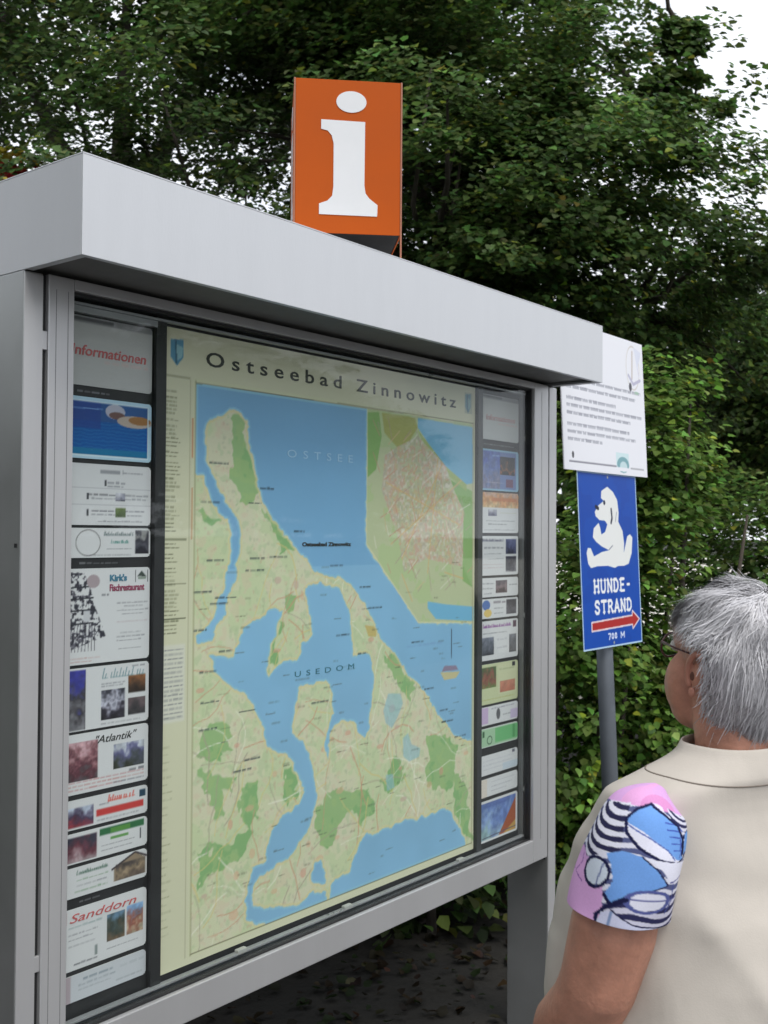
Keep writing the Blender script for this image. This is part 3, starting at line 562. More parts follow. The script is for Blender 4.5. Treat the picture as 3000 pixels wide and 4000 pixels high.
def p_pool(c, w, h):
    c.rect(0, 0, w, h, (190, 222, 240)); x0, x1, y0, y1 = .05*w, .955*w, .06*h, .93*h
    c.rect(x0, y0, x1, y1, (18, 92, 168)); n = c.noise(10, 4, 3); M = (c.X > x0) & (c.X < x1) & (c.Y > y0) & (c.Y < y1)
    c.put(M & (np.sin(c.Y*900+n*8) > .55), (40, 122, 190), .6); c.put(M & (c.Y < .18*h), (30, 130, 165), .7); c.put(M & (c.Y > .62*h), (52, 92, 150), .9)
    c.put(M & (c.X < .42*w) & (c.Y > .5*h), (40, 70, 150), .7); c.ell(.58*w, .8*h, .11*w, .12*h, (190, 190, 205)); c.ell(.6*w, .74*h, .09*w, .06*h, (120, 90, 85))
    c.ell(.8*w, .66*h, .2*w, .1*h, (196, 180, 168)); c.ell(.86*w, .69*h, .13*w, .07*h, (166, 118, 70)); c.line([(x0, .8*h), (.44*w, .82*h)], .002, (120, 160, 215))
    for a, b in (((x0, y0), (x1, y0)), ((x1, y0), (x1, y1)), ((x0, y1), (x1, y1))): c.line([a, b], .003, (215, 235, 245))
def p_list(c, w, h):
    txt(c, w, h, [(.42, .68, .88, .07, GR), (.68, .9, .87, .02, GR), (.5, .7, .7, .035, GR), (.5, .68, .64, .03, GR), (.3, .6, .5, .03, DK), (.33, .6, .44, .025, GR), (.7, .97, .5, .025, GR), (.7, .95, .44, .025, GR), (.33, .6, .24, .025, DK), (.33, .6, .18, .025, GR), (.7, .92, .24, .025, GR), (.72, .9, .17, .02, GR), (.4, .9, .07, .018, GR)], 2)
    c.photo(.59*w, .4*h, .7*w, .54*h, [(60, 62, 70), (150, 150, 165), (200, 200, 210)], 5); c.photo(.59*w, .14*h, .71*w, .29*h, [(60, 80, 40), (110, 130, 70)], 6)
    for y in (.47, .21): c.rect(.28*w, (y-.05)*h, .3*w, (y+.05)*h, DK)
    c.line([(0, .6*h), (w, .6*h)], .001, (170, 170, 178)); c.line([(0, .33*h), (w, .33*h)], .001, (170, 170, 178)); c.rect(.47*w, .64*h, .49*w, .74*h, DK)
def p_med(c, w, h):
    c.ring(.3*w, .5*h, .13*w, .42*h, .002, (130, 130, 130)); script(c, .47*w, .8*w, .78*h, .06*h, (70, 90, 90), .003, 3); script(c, .55*w, .74*w, .52*h, .05*h, (60, 130, 120), .003, 4)
    c.photo(.82*w, .12*h, .98*w, .92*h, [(40, 40, 50), (90, 90, 100), (60, 60, 70), (150, 150, 150)], 8); txt(c, w, h, [(.5, .78, .3, .04, GR), (.25, .78, .1, .03, GR)], 3)
def p_ship(c, w, h):
    M = c.mask([(0, .12*h), (.5*w, .28*h), (.42*w, .5*h), (.36*w, .64*h), (.33*w, .8*h), (.26*w, .95*h), (.0, .97*h)])
    n = c.noise(40, 15, 2); c.put(M & (n > .5), (90, 88, 100), .85); c.put(M & (n > .62), (55, 55, 65))
    for k in range(9): c.line([((.1+.035*k)*w, .14*h), ((.14+.03*k)*w, .42*h)], .0016, (70, 68, 80), .8)
    for y in (.42, .56, .68, .8): c.line([(.12*w, y*h), (.36*w, (y+.01)*h)], .003, DK)
    c.rect(.26*w, .44*h, .33*w, .56*h, (205, 205, 210)); c.ell(.36*w, .86*h, .07*w, .07*h, (175, 160, 165))
    c.line([(.83*w, .84*h), (.83*w, .96*h)], .002, DK); c.line([(.97*w, .84*h), (.97*w, .96*h)], .002, DK); c.poly([(.85*w, .9*h), (.9*w, .96*h), (.96*w, .89*h)], (70, 80, 75)); c.rect(.86*w, .87*h, .95*w, .89*h, (120, 135, 120))
    txt(c, w, h, [(.62, .97, .62, .012, GR), (.7, .92, .585, .012, GR), (.62, .98, .54, .012, GR), (.68, .92, .5, .012, GR), (.62, .97, .42, .012, (190, 170, 175)), (.66, .9, .3, .012, GR), (.62, .95, .26, .012, GR), (.62, .9, .22, .012, GR), (.64, .9, .13, .012, GR), (.1, .45, .07, .014, (200, 150, 145)), (.05, .35, .035, .014, (200, 150, 145)), (.45, .53, .715, .02, DK)], 5)
def p_hall(c, w, h):
    c.photo(.1*w, .02*h, .29*w, .96*h, [(130, 130, 135), (110, 108, 115), (70, 68, 72), (80, 80, 140), (70, 72, 160)], 18); script(c, .47*w, .95*w, .83*h, .08*h, (70, 120, 130), .0035, 8)
    c.photo(.46*w, .12*h, .72*w, .6*h, [(40, 38, 44), (70, 66, 78), (190, 190, 205), (60, 60, 70)], 19); c.photo(.76*w, .5*h, .96*w, .78*h, [(60, 50, 45), (150, 100, 65)], 20); c.photo(.76*w, .14*h, .96*w, .42*h, [(55, 55, 58), (110, 95, 98)], 22)
    txt(c, w, h, [(.46, .72, .7, .02, GR), (.46, .7, .66, .02, GR), (.46, .9, .06, .02, GR), (.8, .95, .94, .035, GR)], 6)
def p_rest(c, w, h):
    c.photo(.1*w, .22*h, .43*w, .86*h, [(90, 80, 85), (96, 55, 65), (150, 105, 112), (205, 165, 172)], 24, 18); c.photo(.6*w, .3*h, .95*w, .72*h, [(55, 60, 50), (80, 85, 95), (100, 100, 140), (190, 195, 205)], 25)
    txt(c, w, h, [(.1, .95, .2, .03, (196, 130, 130)), (.1, .95, .14, .03, (200, 140, 135)), (.1, .7, .08, .03, (196, 130, 130)), (.6, .95, .08, .03, GR), (.78, .95, .24, .05, DK)], 7)
def p_therme(c, w, h): c.photo(.12*w, .08*h, .39*w, .72*h, [(150, 60, 70), (70, 60, 85), (190, 200, 220)], 27); script(c, .55*w, .86*w, .76*h, .1*h, (222, 84, 70), .006, 12); c.rect(.42*w, .28*h, .95*w, .5*h, (205, 68, 66)); c.rect(.9*w, .62*h, .97*w, .86*h, (40, 70, 90)); txt(c, w, h, [(.45, .56, .66, .05, GR), (.43, .9, .14, .04, GR)], 8)
def p_green(c, w, h): c.photo(.08*w, .06*h, .43*w, .86*h, [(170, 150, 155), (110, 60, 72), (60, 60, 75)], 29); c.rect(.46*w, .7*h, .96*w, .92*h, (52, 112, 72)); c.rect(.58*w, .72*h, .8*w, .88*h, (92, 150, 72)); c.rect(.58*w, .5*h, .78*w, .6*h, (110, 165, 95)); c.line([(.92*w, .3*h), (.92*w, .62*h)], .003, DK); txt(c, w, h, [(.48, .85, .36, .04, GR), (.48, .82, .2, .04, GR)], 9)
def p_house(c, w, h): c.poly([(.62*w, .15*h), (.98*w, .15*h), (.98*w, .7*h), (.85*w, .95*h), (.62*w, .6*h)], (150, 132, 110)); c.photo(.64*w, .15*h, .97*w, .7*h, [(110, 95, 85), (160, 140, 115), (80, 72, 70)], 33); c.line([(.6*w, .58*h), (.86*w, .96*h), (.99*w, .74*h)], .004, (70, 62, 66)); script(c, .22*w, .56*w, .78*h, .06*h, (50, 90, 70), .003, 15); txt(c, w, h, [(.22, .56, .55, .05, (110, 150, 110)), (.22, .54, .38, .05, GR), (.2, .55, .2, .05, (110, 150, 110))], 10)
def p_sand(c, w, h): c.photo(.55*w, .28*h, .75*w, .72*h, [(120, 100, 80), (70, 80, 75), (110, 140, 165)], 36); c.photo(.77*w, .28*h, .96*w, .76*h, [(190, 175, 150), (150, 90, 75), (130, 165, 205), (150, 190, 230)], 37); txt(c, w, h, [(.14, .5, .7, .025, (120, 150, 150)), (.14, .45, .58, .022, GR), (.14, .4, .5, .022, GR), (.14, .42, .4, .022, GR), (.2, .45, .1, .025, DK), (.55, .9, .16, .02, GR)], 11); c.rect(.42*w, .14*h, .45*w, .3*h, (140, 150, 150)); c.rect(0, .76*h, .12*w, .96*h, (180, 60, 75))
def p_plain(c, w, h): c.rect(0, 0, w, h, (205, 208, 214)); c.rect(0, 0, .17*w, h, (182, 168, 175)); txt(c, w, h, [(.3, .62, .74, .09, (110, 125, 135)), (.25, .66, .55, .06, (140, 150, 158)), (.25, .6, .38, .05, (160, 165, 172)), (.7, .97, .7, .12, (185, 190, 196)), (.66, .95, .22, .07, (160, 165, 172))], 12)
def p_even(c, w, h): c.rect(0, 0, w, h, (150, 195, 222)); c.rect(.05*w, .05*h, .93*w, .95*h, (118, 138, 190)); c.photo(.05*w, .05*h, .5*w, .95*h, [(130, 130, 160), (110, 130, 185), (90, 110, 190)], 40); c.photo(.5*w, .4*h, .9*w, .84*h, [(40, 44, 50), (150, 90, 60), (60, 55, 55), (40, 42, 55)], 41); c.rect(.66*w, .1*h, .85*w, .3*h, (120, 80, 110)); txt(c, w, h, [(.3, .48, .85, .04, (170, 210, 240)), (.15, .6, .2, .03, (190, 190, 210))], 13)
def p_oran(c, w, h): c.photo(0, .62*h, w, h, [(222, 196, 150), (212, 150, 96), (206, 170, 150)], 43); c.rect(.28*w, .78*h, .95*w, .86*h, (204, 120, 70), .7); c.photo(.2*w, .42*h, .42*w, .58*h, [(90, 90, 120), (190, 190, 200)], 44); txt(c, w, h, [(.15, .9, .3, .02, GR), (.2, .7, .22, .03, GR), (.1, .9, .08, .02, GR), (.5, .95, .5, .02, (190, 190, 150))], 14)
def p_two(c, w, h): c.photo(.66*w, .54*h, .94*w, .92*h, [(50, 52, 70), (90, 95, 130), (110, 115, 150)], 46); c.photo(.66*w, .08*h, .94*w, .48*h, [(150, 150, 160), (80, 80, 90), (60, 60, 75)], 47); script(c, .05*w, .6*w, .88*h, .03*h, (95, 95, 120), .004, 21); txt(c, w, h, [(.1, .6, .7, .05, GR), (.1, .55, .55, .02, GR), (.2, .6, .42, .02, GR), (.05, .6, .28, .02, (190, 160, 165)), (.05, .6, .2, .02, (190, 160, 165))], 15)
def p_mid(c, w, h): c.photo(.4*w, .2*h, .7*w, .85*h, [(70, 55, 58), (140, 120, 125), (90, 80, 90)], 49); txt(c, w, h, [(.05, .36, .7, .07, GR), (.05, .34, .45, .06, GR), (.75, .97, .6, .06, GR), (.1, .3, .2, .05, GR)], 16)
def p_tent(c, w, h): c.ell(.16*w, .68*h, .1*w, .25*h, (70, 110, 180)); c.ell(.2*w, .28*h, .1*w, .2*h, (225, 195, 110)); c.photo(.68*w, .15*h, .95*w, .9*h, [(95, 92, 100), (60, 58, 66)], 51); txt(c, w, h, [(.34, .66, .8, .12, (110, 100, 110)), (.36, .6, .5, .06, GR), (.36, .6, .25, .06, GR)], 17)
def p_purp(c, w, h): script(c, .08*w, .8*w, .85*h, .04*h, (140, 80, 150), .006, 31); c.photo(.04*w, .14*h, .36*w, .58*h, [(60, 62, 70), (100, 104, 115), (130, 135, 150)], 53); c.photo(.76*w, .14*h, .95*w, .6*h, [(70, 70, 76), (120, 122, 130)], 54); c.rect(.86*w, .78*h, .95*w, .95*h, (90, 60, 80)); txt(c, w, h, [(.08, .7, .68, .025, GR), (.44, .7, .5, .05, (180, 180, 188)), (.44, .7, .3, .05, (180, 180, 188))], 18)
def p_yel(c, w, h): c.rect(0, 0, w, h, (206, 212, 170)); c.photo(.05*w, .4*h, .42*w, .92*h, [(110, 140, 80), (150, 90, 80), (90, 110, 75)], 56); c.photo(.52*w, .24*h, .92*w, .52*h, [(170, 70, 55), (190, 100, 80)], 57); txt(c, w, h, [(.5, .9, .82, .05, (130, 150, 110)), (.05, .9, .12, .03, (180, 180, 110))], 19); c.rect(.48*w, .2*h, .96*w, .96*h, (225, 222, 190), .35); c.rect(.84*w, .86*h, .92*w, .96*h, DK)
def p_lil(c, w, h): c.rect(0, .1*h, .22*w, .95*h, (205, 180, 215)); c.rect(.8*w, .1*h, w, .6*h, (205, 190, 220)); c.ell(.48*w, .5*h, .05*w, .3*h, (100, 100, 105)); txt(c, w, h, [(.3, .9, .84, .08, (140, 140, 160)), (.6, .8, .4, .06, GR)], 20)
def p_grn(c, w, h): c.rect(.02*w, .05*h, .98*w, .95*h, (170, 205, 170)); c.put((c.X > .4*w) & (c.Y > .15*h) & (c.Y < .9*h), (112, 188, 122), .9); c.rect(.08*w, .55*h, .13*w, .85*h, (60, 100, 70)); c.ring(.26*w, .35*h, .06*w, .2*h, .003, (60, 90, 70)); c.rect(.86*w, .2*h, .92*w, .9*h, (90, 160, 100))
def p_w1(c, w, h): txt(c, w, h, [(.1, .9, .7, .05, (185, 185, 198)), (.1, .85, .5, .05, (185, 185, 198)), (.1, .7, .3, .05, (190, 190, 200))], 22); c.rect(.85*w, .8*h, .92*w, .95*h, (110, 110, 125)); c.rect(.6*w, .05*h, w, .4*h, (195, 210, 225), .7)
def p_w2(c, w, h): c.rect(0, 0, .2*w, h, (225, 215, 205)); txt(c, w, h, [(.3, .9, .75, .05, (175, 175, 185)), (.3, .85, .5, .05, (175, 175, 185)), (.3, .7, .28, .05, (170, 170, 180))], 23)
def p_holi(c, w, h):
    c.photo(.05*w, .06*h, .95*w, .94*h, [(150, 180, 185), (140, 165, 205), (110, 135, 190), (100, 120, 180)], 60, 8); c.poly([(.5*w, .06*h), (.95*w, .06*h), (.95*w, .86*h), (.8*w, .6*h)], (168, 92, 62)); c.poly([(.62*w, .06*h), (.95*w, .06*h), (.95*w, .3*h)], (200, 160, 90)); c.line([(.08*w, .1*h), (.95*w, .14*h)], .003, (90, 90, 110)); script(c, .1*w, .7*w, .85*h, .03*h, (90, 110, 170), .004, 40)
LG, RG = 'cards in the strip beside the near post', 'cards in the strip beside the far post'
LU0, LU1, RU0, RU1 = .122, .349, 1.640, 1.864
info1 = card('header_card', 'pale header card with red lettering above the blue swimming pool card', LU0, LU1, 1.95, 2.092, p_info, (198, 198, 196), 'card', LG)
M_REDP = mat('red_print', (.55, .12, .12), .5, var=.1)
place_text('lettering', 'Informationen', M_REDP, info1, .022, .21, -.0012, .062, .03, shear=.15, bold=.0004)
Lc = [('advert_card', 'blue photo card of swimmers in a pool, under the header card', 1.801, 1.927, p_pool), ('advert_card', 'white card with rows of small print and a tiny green picture', 1.665, 1.791, p_list),
      ('advert_card', 'narrow white card with green script and a dark picture at its end', 1.598, 1.659, p_med), ('advert_card', 'tall white card with a dark ship drawing and red restaurant heading', 1.381, 1.576, p_ship),
      ('advert_card', 'white card with a black hall photo between smaller orange and blue photos', 1.247, 1.374, p_hall), ('advert_card', 'card with a pink room photo, a bluish building photo and black script', 1.12, 1.241, p_rest),
      ('advert_card', 'narrow card with a red banner stripe', 1.05, 1.109, p_therme), ('advert_card', 'narrow card with a green heading bar and dark red photo', .981, 1.042, p_green),
      ('advert_card', 'narrow card with a brown house picture and green small print', .913, .973, p_house), ('advert_card', 'card with a red heading and two beach photos side by side', .768, .891, p_sand),
      ('advert_card', 'plain greyish card at the foot of the strip beside the near post', .705, .758, p_plain)]
LC = {}
for nm, lab, z0, z1, fn in Lc: LC[lab[:9]] = card(nm, lab, LU0, LU1, z0, z1, fn, cat='card', group=LG)
kk = [o for o in bpy.data.objects if o.get('label', '').startswith('tall white card with a dark ship')][0]
place_text('lettering', "Kirk's", mat('teal_print', (.06, .2, .3), .5), kk, .122, .166, -.0012, .168, .018, bold=.0008)
place_text('lettering', 'Fischrestaurant', mat('plum_print', (.3, .04, .1), .5), kk, .122, .212, -.0012, .147, .02, bold=.0005)
kk = [o for o in bpy.data.objects if o.get('label', '').startswith('card with a pink room')][0]
place_text('lettering', '"Atlantik"', BLK, kk, .092, .196, -.0012, .096, .022, shear=.35)
kk = [o for o in bpy.data.objects if o.get('label', '').startswith('card with a red heading')][0]
place_text('lettering', 'Sanddorn', M_REDP, kk, .034, .20, -.0012, .096, .024, shear=.3)
info2 = card('header_card', 'pale header card with faded red lettering above the orange and purple cards', RU0, RU1, 1.95, 2.092, p_info, (205, 206, 204), 'card', RG)
place_text('lettering', 'Informationen', mat('faded_red_print', (.6, .3, .3), .5), info2, .03, .20, -.0012, .062, .026, shear=.15)
Rc = [('violet blue card with a dark framed portrait', 1.79, 1.92, p_even), ('white card with an orange sunset band across its top', 1.656, 1.784, p_oran), ('white card with two blue grey photos stacked at its edge', 1.522, 1.646, p_two),
      ('small white card with a brown photo in its middle', 1.454, 1.514, p_mid), ('small card with a blue and yellow emblem and a dark square photo', 1.387, 1.448, p_tent), ('white card with purple script and two grey photos', 1.256, 1.379, p_purp),
      ('pale yellow green card with a red picture block', 1.119, 1.244, p_yel), ('small white card with lilac ends', 1.054, 1.111, p_lil), ('bright green card between the lilac and faint white cards', .986, 1.044, p_grn),
      ('faint white card directly below the bright green card', .899, .96, p_w1), ('cream edged white card above the harbour picture card', .831, .887, p_w2), ('blue harbour picture card with a brown sail at the foot of the strip', .692, .819, p_holi)]
for lab, z0, z1, fn in Rc: card('advert_card', lab, RU0, RU1, z0, z1, fn, cat='card', group=RG)
# faint printed strips between blocks of cards
for z, u0, u1, s0, s1 in ((1.938, .128, .349, .16, .24), (1.587, .128, .349, .17, .27), (.902, .128, .349, .18, .23), (1.935, 1.64, 1.864, 1.66, 1.84)):
    c = Canvas(s1-s0, .006, 40, (30, 30, 32)); c.words(0, s1-s0, .003, .0035, (150, 150, 155), .7, int(z*100)); c.build('caption_strip', PAPER, case, (s0, .2352, z-.003))

# ================================================================== ORANGE INFORMATION SIGN on the canopy: four sided box turned 45 degrees
M_OR = mat('orange_panel', tuple(lin((190, 86, 22))), .6, spec=.15, var=.05, scale=4)
M_ORE = mat('orange_edge', tuple(lin((170, 110, 84))), .4, var=.05)
M_WH = mat('white_letter', (.78, .79, .8), .45, var=.03)
isg = thing('information_sign', 'orange box sign with a big white letter i on top of the display case', 'sign', (1.003, .252, 2.331), (0, 0, math.radians(-45)))
HS = .1375
def i_letter(parent):
    pts = [(-.069, .370), (.043, .368)]
    pts += [(.042, .205), (.045, .185), (.055, .172), (.076, .156), (.075, .127), (-.073, .128), (-.073, .155), (-.052, .163), (-.04, .176), (-.037, .20), (-.037, .31), (-.042, .33), (-.052, .342), (-.069, .346)]
    d = [(.0075+.0385*math.cos(a), .418+.0275*math.sin(a)) for a in [2*math.pi*k/36 for k in range(36)]]
    for q in (pts, d):
        bm = bmesh.new(); f = [bm.verts.new((x, -.0012, z)) for x, z in q]; b = [bm.verts.new((x, .0, z)) for x, z in q]
        bm.faces.new(f); bm.faces.new(b[::-1])
        for i in range(len(q)): j = (i+1) % len(q); bm.faces.new((f[i], b[i], b[j], f[j]))
        bmesh.ops.recalc_face_normals(bm, faces=bm.faces); me = bpy.data.meshes.new('letter'); bm.to_mesh(me); bm.free()
        yield me
ms = None
for k in range(4):
    p = boxes('panel', [(-HS+.004, HS-.004, -HS, -HS+.003, .081, .4735)], M_OR, isg, .0006, rot=(0, 0, k*math.pi/2))
    if ms is None: ms = list(i_letter(None)); [m_.materials.append(M_WH) for m_ in ms]
    for m_, nm in zip(ms, ('letter_stem', 'letter_dot')): q = link(nm, m_, None, p, (0, -HS-.0003, 0))
    boxes('corner_leg', [(-HS-.001, -HS+.0035, -HS-.001, -HS+.0035, 0, .4745)], M_ORE, isg, .0008, rot=(0, 0, k*math.pi/2))
boxes('bottom_plate', [(-HS+.004, HS-.004, -HS+.0035, HS-.0035, .0835, .0885)], mat('dark_underside', (.006, .006, .006), .8), isg, 0)
boxes('top_plate', [(-HS+.004, HS-.004, -HS+.0035, HS-.0035, .4675, .4725)], M_OR, isg, 0)

# ================================================================== SIGN POST leaning slightly back, with the notice and the blue sign
LEAN = -.047
def leaning(name, label, cat): return thing(name, label, cat, (2.435, .154, 0), (LEAN, 0, 0))
M_GALV = mat('galvanised_pole', (.17, .19, .215), .5, .35, var=.12, scale=6)
sp = leaning('sign_post', 'round grey metal post carrying the blue dog sign and white notice', 'post')
v, f = tube([(0, 0, -.05), (0, 0, 1.2), (0, 0, 2.36)], .03, 28); link('pole', mesh_np('pole', v, f), M_GALV, sp)
v, f = tube([(0, 0, 2.36), (0, 0, 2.372), (0, 0, 2.378)], [.0315, .0315, .022], 28); link('cap', mesh_np('cap', v, f), M_BLACK, sp)
for z in (1.36, 1.78, 2.0, 2.28):
    v, f = tube([(0, 0, z-.012), (0, 0, z+.012)], .0335, 24); cl_ = link('clamp', mesh_np('clamp', v, f), M_TRACK, sp)
    boxes('clamp_plate', [(-.045, .045, -.0385, -.033, z-.012, z+.012)], M_TRACK, cl_, .001)
def stroke_font(c, s, x0, x1, y0, y1, col, t_):
    """slab serif capitals from strokes"""
    G = {'H': [[(.15, 0), (.15, 1)], [(.85, 0), (.85, 1)], [(.15, .5), (.85, .5)]], 'U': [[(.15, 1), (.15, .25), (.3, .03), (.7, .03), (.85, .25), (.85, 1)]], 'N': [[(.15, 0), (.15, 1), (.85, 0), (.85, 1)]],
         'D': [[(.15, .03), (.15, .97), (.55, .97), (.85, .72), (.85, .28), (.55, .03), (.15, .03)]], 'E': [[(.85, .03), (.18, .03), (.18, .97), (.85, .97)], [(.18, .52), (.7, .52)]], '-': [[(.25, .5), (.65, .5)]],
         'S': [[(.85, .8), (.7, .97), (.3, .97), (.15, .75), (.3, .56), (.7, .46), (.86, .25), (.7, .03), (.3, .03), (.13, .2)]], 'T': [[(.5, 0), (.5, 1)], [(.05, .97), (.95, .97)]],
         'R': [[(.15, 0), (.15, .97), (.65, .97), (.84, .75), (.65, .5), (.15, .5)], [(.55, .5), (.9, 0)]], 'A': [[(.08, 0), (.5, 1), (.92, 0)], [(.25, .35), (.75, .35)]], 'O': [[(.5, .97), (.2, .8), (.15, .5), (.2, .2), (.5, .03), (.8, .2), (.85, .5), (.8, .8), (.5, .97)]], '0': [[(.5, .97), (.2, .8), (.2, .2), (.5, .03), (.8, .2), (.8, .8), (.5, .97)]], '7': [[(.1, .97), (.9, .97), (.4, 0)]], 'M': [[(.1, 0), (.1, 1), (.5, .3), (.9, 1), (.9, 0)]], ' ': []}
    SER = {'H': [(.15, 0), (.85, 0), (.15, 1), (.85, 1)], 'U': [(.15, 1), (.85, 1)], 'N': [(.15, 0), (.15, 1), (.85, 1)], 'T': [(.5, 0)], 'R': [(.15, 0), (.9, 0), (.15, 1)], 'A': [(.08, 0), (.92, 0)], 'D': [(.1, 0), (.1, 1)], 'E': [(.12, 0), (.12, 1)]}
    n = len(s); cw = (x1-x0)/n; gw = cw*.8; P = lambda i, q: (x0+i*cw+q[0]*gw, y0+q[1]*(y1-y0))
    for i, ch in enumerate(s):
        for st_ in G.get(ch, []): c.line([P(i, q) for q in st_], t_, col)
        for q in SER.get(ch, []): x, y = P(i, q); y = y+(t_*.3 if q[1] == 0 else -t_*.3); c.line([(x-gw*.17, y), (x+gw*.17, y)], t_*.6, col)
bs = leaning('beach_sign', 'blue sign with a white sitting dog, HUNDESTRAND lettering and red arrow', 'sign')
SIGNM = attr_mat('enamel_print', .45, 'print', spec=.2)
BU0, BZ0, BW, BH = -.234, 1.245, .468, .634
boxes('plate', [(BU0, BU0+BW, -.0395, -.0388, BZ0, BZ0+BH), (BU0+.02, BU0+BW-.02, -.0388, -.0385, BZ0+.02, BZ0+BH-.02)], M_TRACK, bs, 0)
def beach_print():
    c = Canvas(BW, BH, 210, (8, 72, 168)); w, h = BW, BH
    n = c.noise(4, 3, 3); c.put(n > .55, (6, 64, 158), .5)
    for a, b in (((0, 0), (w, 0)), ((w, 0), (w, h)), ((w, h), (0, h)), ((0, h), (0, 0))): c.line([a, b], .014, (176, 205, 228))
    dog = [(2.363, 1.827), (2.407, 1.81), (2.441, 1.781), (2.452, 1.734), (2.448, 1.7), (2.482, 1.666), (2.494, 1.618), (2.49, 1.584), (2.521, 1.646), (2.544, 1.654), (2.564, 1.642), (2.556, 1.583), (2.529, 1.543), (2.49, 1.536), (2.445, 1.537), (2.415, 1.53), (2.357, 1.539), (2.286, 1.539), (2.23, 1.533), (2.21, 1.548), (2.199, 1.587), (2.209, 1.605), (2.23, 1.603), (2.254, 1.574), (2.314, 1.589), (2.371, 1.595), (2.314, 1.609), (2.271, 1.626), (2.247, 1.642), (2.254, 1.674), (2.292, 1.694), (2.303, 1.678), (2.313, 1.652), (2.342, 1.662), (2.36, 1.689), (2.342, 1.702), (2.299, 1.704), (2.271, 1.717), (2.264, 1.733), (2.292, 1.757), (2.334, 1.774), (2.313, 1.784), (2.316, 1.81)]
    sx = lambda x, z: (x-2.384+w/2+(1.56-z)*-.058, z-1.244)
    c.poly([sx(x, z) for x, z in dog], (226, 228, 226)); c.ell(*sx(2.338, 1.768), .008, .009, (20, 30, 60)); c.line([sx(2.392, 1.745), sx(2.398, 1.712), sx(2.39, 1.695)], .011, (40, 40, 60)); c.line([sx(2.29, 1.746), sx(2.272, 1.752)], .014, (20, 25, 45))
    c.line([sx(2.37, 1.596), sx(2.40, 1.612)], .004, (120, 125, 140)); c.line([sx(2.435, 1.735), sx(2.425, 1.70)], .004, (130, 135, 150))
    stroke_font(c, 'HUNDE-', .094, .40, .2, .246, (232, 234, 236), .0105); stroke_font(c, 'STRAND', .094, .40, .126, .17, (232, 234, 236), .0105)
    A = [(.068, .097), (.39, .106), (.392, .124), (.45, .09), (.392, .056), (.39, .072), (.068, .066)]; c.poly(A, (170, 40, 40)); c.line(A+[A[0]], .006, (222, 205, 210))
    stroke_font(c, '700', .19, .265, .03, .05, (215, 222, 240), .006); stroke_font(c, 'M', .288, .33, .03, .05, (215, 222, 240), .006)
    for x, y in ((w/2, .016), (w/2, h-.016)): c.ell(x, y, .006, .006, (150, 150, 150))
    return c.build('print', SIGNM, bs, (BU0, -.0402, BZ0))
beach_print()
ns = leaning('notice_board', 'white printed notice sheet on the post above the blue dog sign', 'notice')
NU0, NZ0, NW, NH = -.335, 1.877, .66, .523
boxes('plate', [(NU0, NU0+NW, -.0475, -.0435, NZ0, NZ0+NH)], mat('white_plastic', (.72, .73, .75), .4, var=.03), ns, .0008)
def notice_print():
    c = Canvas(NW, NH, 260, (228, 229, 235)); w, h = NW, NH; tx = (92, 94, 108)
    c.ring(.86*w, .80*h, .085*w, .16*h, .004, (205, 200, 195)); c.line([(.86*w, .92*h), (.845*w, .72*h)], .010, (190, 178, 172)); c.line([(.80*w, .74*h), (.86*w, .68*h), (.95*w, .72*h)], .012, (180, 178, 200)); c.ell(.82*w, .655*h, .012, .017, (50, 50, 60)); c.line([(.90*w, .9*h), (.94*w, .75*h)], .006, (205, 205, 222))
    c.poly([(.88*w, .96*h), (.92*w, .80*h), (.98*w, .93*h)], (212, 216, 230))
    y = .615
    for i, (b, gap) in enumerate([(.95, .055), (.88, .075), (.62, .05), (.95, .05), (.8, .075), (.78, .05), (.86, .05), (.44, .05)]):
        c.words(.05*w, b*w, y*h, .011, tx, .5, 40+i); c.words(.05*w, b*w, y*h+.004, .004, tx, .4, 80+i); y -= gap
    c.ell(.10*w, .105*h, .008, .012, (50, 50, 55)); c.line([(.06*w, .06*h), (.6*w, .06*h)], .006, (130, 130, 140)); c.line([(.78*w, .055*h), (.95*w, .055*h)], .005, (150, 150, 155))
    c.rect(.6*w, .06*h, .76*w, .16*h, (200, 222, 226)); c.ell(.685*w, .075*h, .05, .03, (112, 160, 168)); c.ell(.69*w, .062*h, .03, .02, (190, 214, 218)); c.rect(.6*w, .03*h, .78*w, .055*h, (228, 229, 235))
    c.ell(.9*w, .62*h, .02, .006, (150, 190, 160), .7)
    return c.build('print', attr_mat('notice_print', .4, 'print'), ns, (NU0, -.0482, NZ0))
notice_print()

# ================================================================== PERSON looking at the map
def loft(rings, n=32):
    """rings: (centre, rx, ry, rotation matrix or None) -> closed V,F ; superellipse sections"""
    V = []; F = []
    for c, rx, ry, R in rings:
        for k in range(n):
            a = 2*math.pi*k/n; p = Vector((rx*math.copysign(abs(math.cos(a))**.9, math.cos(a)), ry*math.copysign(abs(math.sin(a))**.9, math.sin(a)), 0))
            if R is not None: p = R @ p
            V.append(Vector(c)+p)
    m = len(rings)
    for i in range(m-1):
        for k in range(n): F.append((i*n+k, i*n+(k+1) % n, (i+1)*n+(k+1) % n, (i+1)*n+k))
    F.append(tuple(range(n-1, -1, -1))); F.append(tuple((m-1)*n+k for k in range(n))); return V, F
def ellipsoid(c, r, R=None, nu=24, nv=16):
    rings = []; V = []; F = []
    for j in range(nv+1):
        t_ = math.pi*j/nv
        for k in range(nu):
            a = 2*math.pi*k/nu; p = Vector((r[0]*math.sin(t_)*math.cos(a), r[1]*math.sin(t_)*math.sin(a), -r[2]*math.cos(t_)))
            V.append(Vector(c)+(R @ p if R is not None else p))
    for j in range(nv):
        for k in range(nu): F.append((j*nu+k, j*nu+(k+1) % nu, (j+1)*nu+(k+1) % nu, (j+1)*nu+k))
    return V, F
